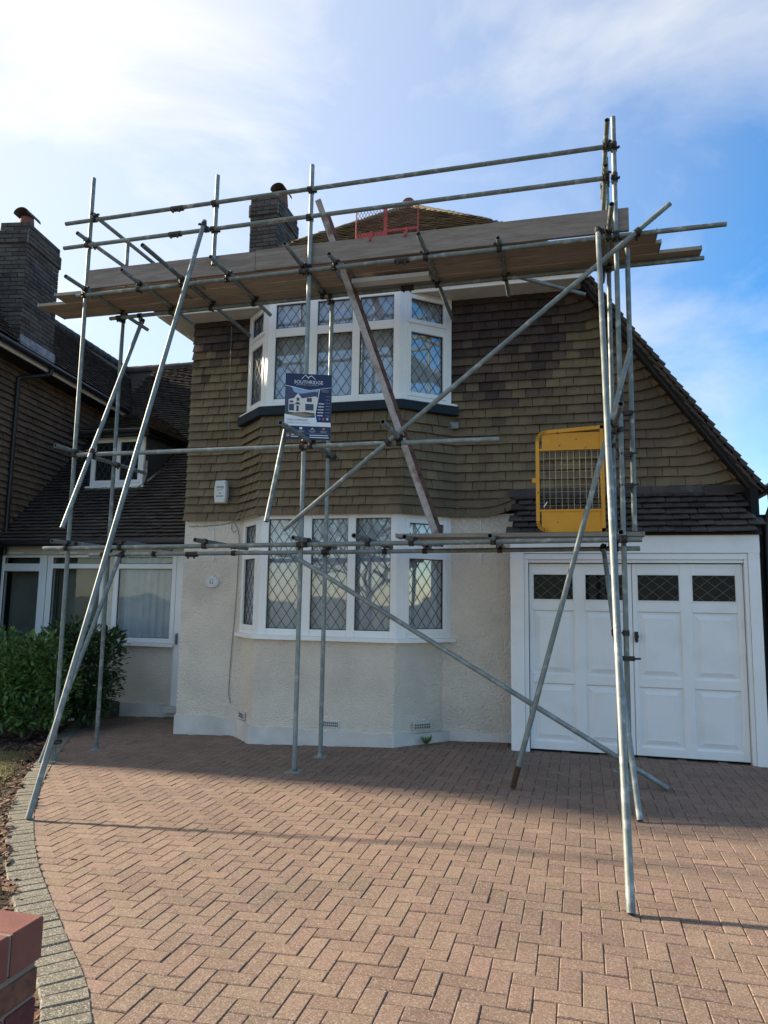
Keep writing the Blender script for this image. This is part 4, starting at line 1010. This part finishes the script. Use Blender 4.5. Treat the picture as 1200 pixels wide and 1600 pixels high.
for x, y, z in ((.56, 6.97, 3.05), (.56, 6.97, 2.75), (.575, 6.975, 3.45), (-5.55, YO+.07, .02), (.53, 6.95, 1.15)):
    b = MB(); b.use('dark_steel'); b.box(x-.06, x+.07, y-.036, y+.036, z-.02, z+.02); b.tube((x+.05, y-.04, z), (x+.12, y-.045, z+.004), .009, 8); b.tube((x-.03, y-.03, z), (x-.03, y-.075, z), .009, 8); obj('coupler', b, None, sc)
# boards
def board(name, x0, x1, y0, y1, z0, z1, m='board', sag=0, ends=True):
    b = MB(); F = (Vector((0, 0, 0)), X_, Y_, Z_); n = 6; dy = random.uniform(-.004, .004); vs = []
    for i in range(n+1):
        x = x0+(x1-x0)*i/n; s = -sag*4*(i/n)*(1-i/n)
        vs += [(x, y0+dy*i/n, z0+s), (x, y1+dy*i/n, z0+s), (x, y1+dy*i/n-.003, z1+s), (x, y0+dy*i/n+.003, z1+s)]
    b.raw(vs, [(4*i+a, 4*i+4+a, 4*i+4+(a+1) % 4, 4*i+(a+1) % 4) for i in range(n) for a in range(4)]+[(0, 1, 2, 3), (4*n, 4*n+1, 4*n+2, 4*n+3)])
    o = obj(name, b, m, sc)
    if ends:
        for xe in (x0, x1):
            e = MB(); e.box(xe-.002 if xe == x0 else xe-.018, xe+.018 if xe == x0 else xe+.002, y0-.003, y1+.003, z0-.002, z1+.002); obj('end_band', e, 'steel', sc)
    return o
zb0 = ZT+.0255
for y0, cuts in ((7.045, (-6.02, -4.1, -2.425)), (7.045, (-2.275, .94)), (7.272, (-6.45, -4.4, -2.425)), (7.272, (-2.275, .55, 1.0)), (7.498, (-6.40, -2.75, 1.42))):
    for k, (x0, x1) in enumerate(zip(cuts, cuts[1:])): board('scaffold_board', x0, x1-.006, y0+.004, y0+.218, zb0+random.uniform(0, .004), zb0+.040, sag=.006)
board('toe_board', -5.50, -3.331, 6.978, 7.014, 5.292, 5.525, ends=False); board('toe_board', -3.325, .66, 6.978, 7.014, 5.297, 5.535, ends=False)
zb1 = ZL+.032
board('scaffold_board', -1.66, .72, 6.96, 7.18, zb1, zb1+.038); board('scaffold_board', -1.45, .60, 7.19, 7.41, zb1+.002, zb1+.038); board('scaffold_board', -1.6, .66, 7.42, 7.64, zb1+.001, zb1+.038)
# white length of trim stowed under the platform
b = MB(); F = (Vector((0, 7.33, 5.155)), X_, Y_, Z_); b.box(-2.28, -1.40, 7.27, 7.282, 5.177, 5.224); b.box(-2.28, -1.40, 7.282, 7.40, 5.177, 5.188); b.box(-2.28, -1.40, 7.388, 7.40, 5.188, 5.21)
tag(obj('trim_length', b, 'white_soffit'), 'pale length of trim lying under the top scaffold boards above the bay', 'trim')

# ------------------------------------------------------------------ ladder
la = thing('ladder', 'wooden ladder seen edge on between the lower boards and the top platform', 'ladder', (-1.3, 7.15, 2.3))
lt, lb = at(497, 313, 7.15), at(681, 831, 7.15); lb.z = zb1+.04; dl_ = (lt-lb).normalized(); sx = dl_.cross(Y_).normalized()
for y, m in ((7.15, 'ladder_wood'), (7.47, 'ladder_brown')):
    b = MB(); F = (Vector((lb.x, y, lb.z)), sx, dl_, Y_); b.lbox(F, -.033, .033, 0, (lt-lb).length, -.015, .015); obj('stile', b, m, la)
L_ = (lt-lb).length; k = .22
while k < L_-.1:
    b = MB(); c = lb+dl_*k; b.tube((c.x, 7.14, c.z), (c.x, 7.48, c.z), .016, 10); obj('rung', b, 'ladder_brown', la, True); k += .254

# ------------------------------------------------------------------ yellow gate standing on the lower boards
gt = thing('scaffold_gate', 'yellow steel ladder gate with wire mesh middle on the lower boards', 'gate', (.1, 6.95, 2.3))
gx0, gx1, gz0, gz1, gy = -.265, .375, zb1+.042, 3.345, 6.985
gz1l = gz1-.03
b = MB(); F = (Vector((0, gy, 0)), X_, Z_, -Y_); R_ = .10; t_ = .034
path = [(gx1, gz0), (gx0+R_, gz0)]+[(gx0+R_-R_*sin(a), gz0+R_-R_*cos(a)) for a in [pi/2*i/6 for i in range(1, 7)]]+[(gx0, gz1l-R_)]+[(gx0+R_-R_*cos(a), gz1l-R_+R_*sin(a)) for a in [pi/2*i/6 for i in range(1, 7)]]+[(gx1, gz1)]
for (xa, za), (xb, zb_) in zip(path, path[1:]+path[:1]):
    d = Vector((xb-xa, 0, zb_-za)); ln = d.length; d.normalize(); n_ = Y_.cross(d); n_ = n_ if n_.dot(Vector((.05, 0, 2.85))-Vector((xa, 0, za))) > 0 else -n_
    c = Vector((xa, gy, za)); b.raw([c+d*s+n_*w2+Y_*yy for yy in (-.02, .02) for s, w2 in ((-.004, 0), (ln+.004, 0), (ln, t_), (0, t_))], MB.BF)
obj('frame', b, 'yellow_paint', gt)
for z0, z1 in ((gz0+.03, gz0+.20), (3.135, 3.285)):
    b = MB(); b.box(gx0+.05 if z0 < 3 else gx0+.06, gx1-.034, gy-.004, gy+.004, z0, z1); b.box(gx0+.03, gx1-.034, gy-.012, gy+.012, (z1 if z0 < 3 else z0-.02), (z1+.02 if z0 < 3 else z0)); obj('panel', b, 'yellow_paint', gt)
b = MB()
for i in range(10): x = gx0+.075+i*.0565; b.tube((x, gy, gz0+.21), (x, gy, 3.12), .0022, 6)
for i in range(9): z = gz0+.26+i*.066; b.tube((gx0+.03, gy+.004, z), (gx1-.03, gy+.004, z), .0016, 6)
obj('wire_mesh', b, 'wire_grey', gt)
b = MB(); b.box(gx0-.035, gx0+.002, gy-.02, gy+.02, 2.80, 2.845); obj('latch_lug', b, 'yellow_paint', gt)
b = MB(); b.lbox((Vector((gx0+.075, gy-.01, gz0+.24)), Vector((.55, 0, .83)), Vector((-.83, 0, .55)), -Y_), 0, .06, 0, .008, 0, .004); obj('cable_tie', b, 'upvc', gt)

# ------------------------------------------------------------------ red mesh guard on the platform
rg = thing('brick_guard', 'red steel mesh guard hooked over the toe board on the top platform', 'guard', (-1.8, 7.06, 5.32))
ry = 7.033; rx0, rx1, rz0, rz1 = -2.165, -1.475, 5.50, 5.885
b = MB()
for x in (rx0, rx1): b.tube((x, ry, rz0-.15), (x, ry, rz1), .007, 8)
b.tube((rx0, ry, rz1), (rx1, ry, rz1), .007, 8); b.box(-1.855, -1.815, ry-.006, ry+.006, rz0, rz1); obj('frame', b, 'red_paint', rg)
b = MB(); b.box(rx0, -1.82, ry-.003, ry+.003, rz0-.1, rz0+.115); b.box(-1.815, rx1, ry-.003, ry+.003, rz0+.10, rz0+.13); obj('kick_panel', b, 'red_paint', rg)
b = MB(); stp = .036; H_ = rz1-rz0-.02
for i in range(-14, 34):
    for sg in (1, -1):
        xa = rx0+i*stp; pts = [(xa+sg*s*.55, rz0+s) for s in [H_*k/20 for k in range(21)]]; pts = [p for p in pts if rx0 <= p[0] <= rx1]
        if len(pts) > 1: b.tube((pts[0][0], ry+.003*sg, pts[0][1]), (pts[-1][0], ry+.003*sg, pts[-1][1]), .0026, 5)
obj('mesh', b, 'red_wire', rg)
for x in (-1.99, -1.60):
    b = MB(); b.box(x-.013, x+.013, 6.968, ry+.01, 5.537, 5.547); b.box(x-.013, x+.013, 6.962, 6.970, 5.49, 5.547); b.box(x-.013, x+.013, ry-.01, ry-.004, 5.547, 5.63); b.tube((x, 6.945, 5.50), (x, 6.965, 5.50), .011, 10); obj('hook', b, 'red_paint', rg)

# ------------------------------------------------------------------ contractor's sign
sx0, sx1, sz0, sz1, sy = -2.815, -2.335, 3.285, 3.985, 6.79
sg_ = thing('sign_board', 'navy and white contractor sign with a picture of a house, fixed to the scaffold', 'sign', (-2.575, sy, sz0)); sg_.rotation_euler.z = radians(21)
SW, SH = sx1-sx0, sz1-sz0
b = MB(); b.box(sx0, sx1, sy, sy+.006, sz0, sz1); obj('panel', b, 'navy', sg_)
def spoly(name, m, pts, lay=1):
    b = MB(); b.prism([(sx0+u*SW, sy-.0006*lay, sz1-v*SH) for u, v in pts], 0, 0, Vector((0, .0005, 0))); return obj(name, b, m, sg_)
def sq(name, m, u0, u1, v0, v1, lay=1): return spoly(name, m, [(u0, v0), (u1, v0), (u1, v1), (u0, v1)], lay)
def stext(txt, u, v, size, m, lay=4, align='CENTER', sx_=1):
    me = textmesh(txt, size*SH, 'lettering', align); me.materials.clear(); me.materials.append(MATS[m])
    me.transform(Matrix.Diagonal((sx_, 1, 1, 1)))
    me.transform(Matrix(((1, 0, 0, sx0+u*SW), (0, 0, -1, sy-.0006*lay), (0, 1, 0, sz1-v*SH), (0, 0, 0, 1))))
    return link('lettering', me, sg_)
# the print: picture of a white house under a blue sky
spoly('print_picture', 'print_slate', [(.01, .20), (.52, .265), (.74, .235), (.64, .66), (.40, .68), (.01, .635)], 1)
spoly('print_picture', 'print_sky', [(.12, .195), (.52, .252), (.74, .225), (.70, .27), (.36, .31), (.2, .29)], 2)
spoly('print_picture', 'print_cream', [(.08, .40), (.19, .38), (.28, .30), (.36, .38), (.66, .34), (.70, .36), (.66, .62), (.08, .62)], 3)
spoly('print_picture', 'print_slate', [(.30, .315), (.66, .265), (.68, .335), (.38, .365)], 4); spoly('print_picture', 'print_slate', [(.08, .40), (.2, .37), (.24, .33), (.12, .36)], 4)
for q in ((.25, .31, .37, .42), (.47, .58, .37, .43), (.10, .18, .42, .45)): sq('print_window', 'print_slate', *q, 5)
sq('print_window', 'print_slate', .25, .30, .49, .58, 5); sq('print_window', 'print_slate', .44, .62, .46, .56, 5); sq('print_window', 'print_slate', .09, .2, .47, .57, 5); spoly('print_window', 'print_slate', [(.20, .475), (.275, .43), (.35, .475)], 5)
spoly('print_picture', 'print_green', [(.01, .585), (.2, .60), (.45, .585), (.66, .60), (.65, .635), (.01, .635)], 5); spoly('print_picture', 'print_tan', [(.05, .63), (.35, .60), (.5, .62), (.64, .63), (.40, .675), (.2, .655)], 6)
spoly('print_white_band', 'print_white', [(.0, .625), (.42, .675), (.66, .665), (.69, .735), (1, .735), (1, .80), (0, .80)], 7)
spoly('print_line', 'print_white', [(.0, .185), (.52, .252), (1, .193), (1, .199), (.52, .259), (.0, .192)], 7); spoly('print_line', 'print_white', [(.735, .232), (.75, .232), (.665, .62), (.70, .735), (.685, .735), (.645, .62)], 8)
for pts in ([(.34, .080), (.43, .01), (.51, .070), (.50, .077), (.43, .022), (.355, .080)], [(.46, .057), (.56, .020), (.65, .080), (.635, .080), (.56, .032), (.475, .063)]): spoly('print_logo', 'print_white', pts, 3)
stext('SOUTHRIDGE', .5, .130, .076, 'print_white', 3, sx_=.92)
for k in range(12):
    if k == 5: stext('&', .445, .171, .03, 'print_orange', 3)
    else: sq('print_small_text', 'print_grey', .235+k*.041, .268+k*.041, .166, .176, 3)
stext('ONE COMPANY', .05, .712, .043, 'print_slate', 9, 'LEFT'); stext('EVERY SOLUTION', .05, .757, .043, 'print_grey', 9, 'LEFT')
for k in range(7):
    if k in (2, 3, 4, 5, 6): sq('print_small_text', 'print_white', .74-.006*k, .86-.006*k, .355+k*.045, .367+k*.045, 3)
    sq('print_small_text', 'print_grey', .88, .98, .335+k*.049, .340+k*.049, 3)
sq('print_small_text', 'print_grey', .78, .95, .24, .246, 3); sq('print_small_text', 'print_grey', .79, .94, .262, .268, 3)
for k, m in enumerate(('print_blue', 'print_pink', 'print_pale')): sq('print_icon', m, .735+k*.085, .775+k*.085, .665, .70, 9)
for k in range(3):
    u = .36+k*.245
    if k == 1: spoly('print_icon', 'print_white', [(u-.04, .855), (u, .82), (u+.045, .855), (u+.03, .855), (u, .832), (u-.03, .855)], 3)
    else: sq('print_icon', 'print_orange' if k else 'print_white', u-.03, u+.03, .818, .848, 3)
    for j in range(2): sq('print_small_text', 'print_grey', u-.08+.02*j, u+.08-.02*j, .868+j*.015, .875+j*.015, 3)
for u0, u1, v in ((.15, .30, .925), (.15, .34, .955), (.55, .95, .928), (.55, .97, .96)): sq('print_small_text', 'print_white', u0, u1, v, v+.011, 3)
sq('print_line', 'print_grey', .02, .98, .905, .908, 3)
b = MB(); c = Vector((sx0+.085*SW, sy-.002, sz1-.945*SH)); b.tube(c, c+Y_*.0012, .018, 16); obj('print_icon', b, 'print_orange', sg_)
b = MB()
for x in (sx0+.09, sx1-.07): b.tube((x, sy+.006, sz0+.03), (x, YL, sz0+.0), .004, 6)
b.tube((-2.665, sy+.006, 3.9), (-2.665, YO-.02, 3.9), .006, 6); obj('fixing_wire', b, 'cable_grey', sg_)

# ------------------------------------------------------------------ small things on the walls
ac = at(343.5, 768, 8.66); al = thing('alarm_box', 'white burglar alarm box with green lettering on the hung tiles', 'alarm box', ac)
b = MB(); F = (Vector((ac.x, 8.74, ac.z)), X_, Z_, -Y_); n = 8; pr_ = []
for i in range(n+1): v = -1+2*i/n; hw = .078+.016*(1-v*v); pr_.append((hw, v*.155))
ring = [(-w2, v) for w2, v in pr_]+[(w2, v) for w2, v in reversed(pr_)]
o_, ex, ey, ez = F; m_ = len(ring)
vs = [o_+ex*x+ey*y for x, y in ring]+[o_+ex*x+ey*y+ez*.06 for x, y in ring]+[o_+ex*x*.86+ey*y*.92+ez*.078 for x, y in ring]
b.raw(vs, [(i, (i+1) % m_, m_+(i+1) % m_, m_+i) for i in range(m_)]+[(m_+i, m_+(i+1) % m_, 2*m_+(i+1) % m_, 2*m_+i) for i in range(m_)]+[tuple(range(2*m_, 3*m_))]); obj('case', b, 'alarm_white', al)
for txt, v, s in (('GUARDIAN', .062, .030), ('SECURITY', .026, .030), ('24H', -.024, .028), ('0777 1234', -.062, .026)):
    if v < -.02: # illegible lines: a row of blurred strokes
        b = MB(); n_ = 3 if v > -.05 else 8
        for k in range(n_): b.lbox(F, (k-n_/2)*.0135+.002, (k-n_/2)*.0135+.0115, v-.009, v+.009, .0782, .0788)
        obj('lettering', b, 'alarm_green', al); continue
    if txt == 'GUARDIAN':
        b = MB()
        for k in range(8): b.lbox(F, (k-4)*.0135+.0015, (k-4)*.0135+.012, v-.010, v+.011, .0782, .0788)
        obj('lettering', b, 'alarm_green', al); continue
    me = textmesh(txt, s, 'lettering'); me.materials.clear(); me.materials.append(MATS['alarm_green']); me.transform(Matrix.Diagonal((.72, 1, 1, 1)))
    me.transform(Matrix(((1, 0, 0, F[0].x-.003), (0, 0, -1, 8.74-.0785), (0, 1, 0, F[0].z+v), (0, 0, 0, 1)))); link('lettering', me, al)
pc = at(331, 909, WY); pq = thing('house_number_plaque', 'oval white ceramic plaque with the number 52 on the pebbledash wall', 'plaque', pc)
def oval(mb, rx, rz, y0, y1, n=28):
    v0 = [Vector((pc.x+rx*cos(2*pi*i/n), y0, pc.z+rz*sin(2*pi*i/n))) for i in range(n)]; v1 = [Vector((pc.x+(rx-.008)*cos(2*pi*i/n), y1, pc.z+(rz-.008)*sin(2*pi*i/n))) for i in range(n)]
    mb.raw(v0+v1, [(i, (i+1) % n, n+(i+1) % n, n+i) for i in range(n)]+[tuple(range(n, 2*n))])
b = MB(); oval(b, .108, .082, WY+.02, WY-.012); obj('plate', b, 'ceramic', pq)
b = MB(); n = 28; ri = [(.082, .058), (.076, .052)]
b.raw([Vector((pc.x+rx*cos(2*pi*i/n), WY-.0125, pc.z+rz*sin(2*pi*i/n))) for rx, rz in ri for i in range(n)], [(i, (i+1) % n, n+(i+1) % n, n+i) for i in range(n)]); obj('painted_ring', b, 'ceramic_grey', pq)
me = textmesh('52', .082, 'lettering'); me.materials.clear(); me.materials.append(MATS['ink']); me.transform(Matrix(((.85, 0, 0, pc.x), (0, 0, -1, WY-.0135), (0, 1, 0, pc.z), (0, 0, 0, 1)))); link('lettering', me, pq)
# thin cables on the wall
b = MB(); pts = [at(x, y, WY+.012) for x, y in ((296, 823), (318, 822), (345, 820), (366, 816))]; b.sweep(pts, .005, 6)
b.sweep([at(x, y, WY+.012) for x, y in ((366, 816), (372, 828), (374, 845), (372, 880), (370, 920), (367, 960), (362, 1010), (359, 1050), (357, 1085), (360, 1099))], .005, 6)
b.sweep([at(x, y, WY+.012) for x, y in ((362, 819), (362, 828), (366, 832), (370, 828))], .004, 6)
b.sweep([at(x, y, 8.70) for x, y in ((362, 510), (360, 560), (358, 640), (357, 690))], .003, 6)
tag(obj('cable', b, 'cable_grey'), 'thin grey cable running down the render left of the bay', 'cable')
for P, lab in ((((750, 812), (752, 840), (752, 880)), 'short white pipe on the render between the bay and the garage'), (((333, 822), (334, 850), (333, 876)), 'short white pipe on the render above the number plaque')):
    b = MB(); b.sweep([at(x, y, WY+.010) for x, y in P], .006, 6); tag(obj('overflow_pipe', b, 'upvc'), lab, 'pipe')
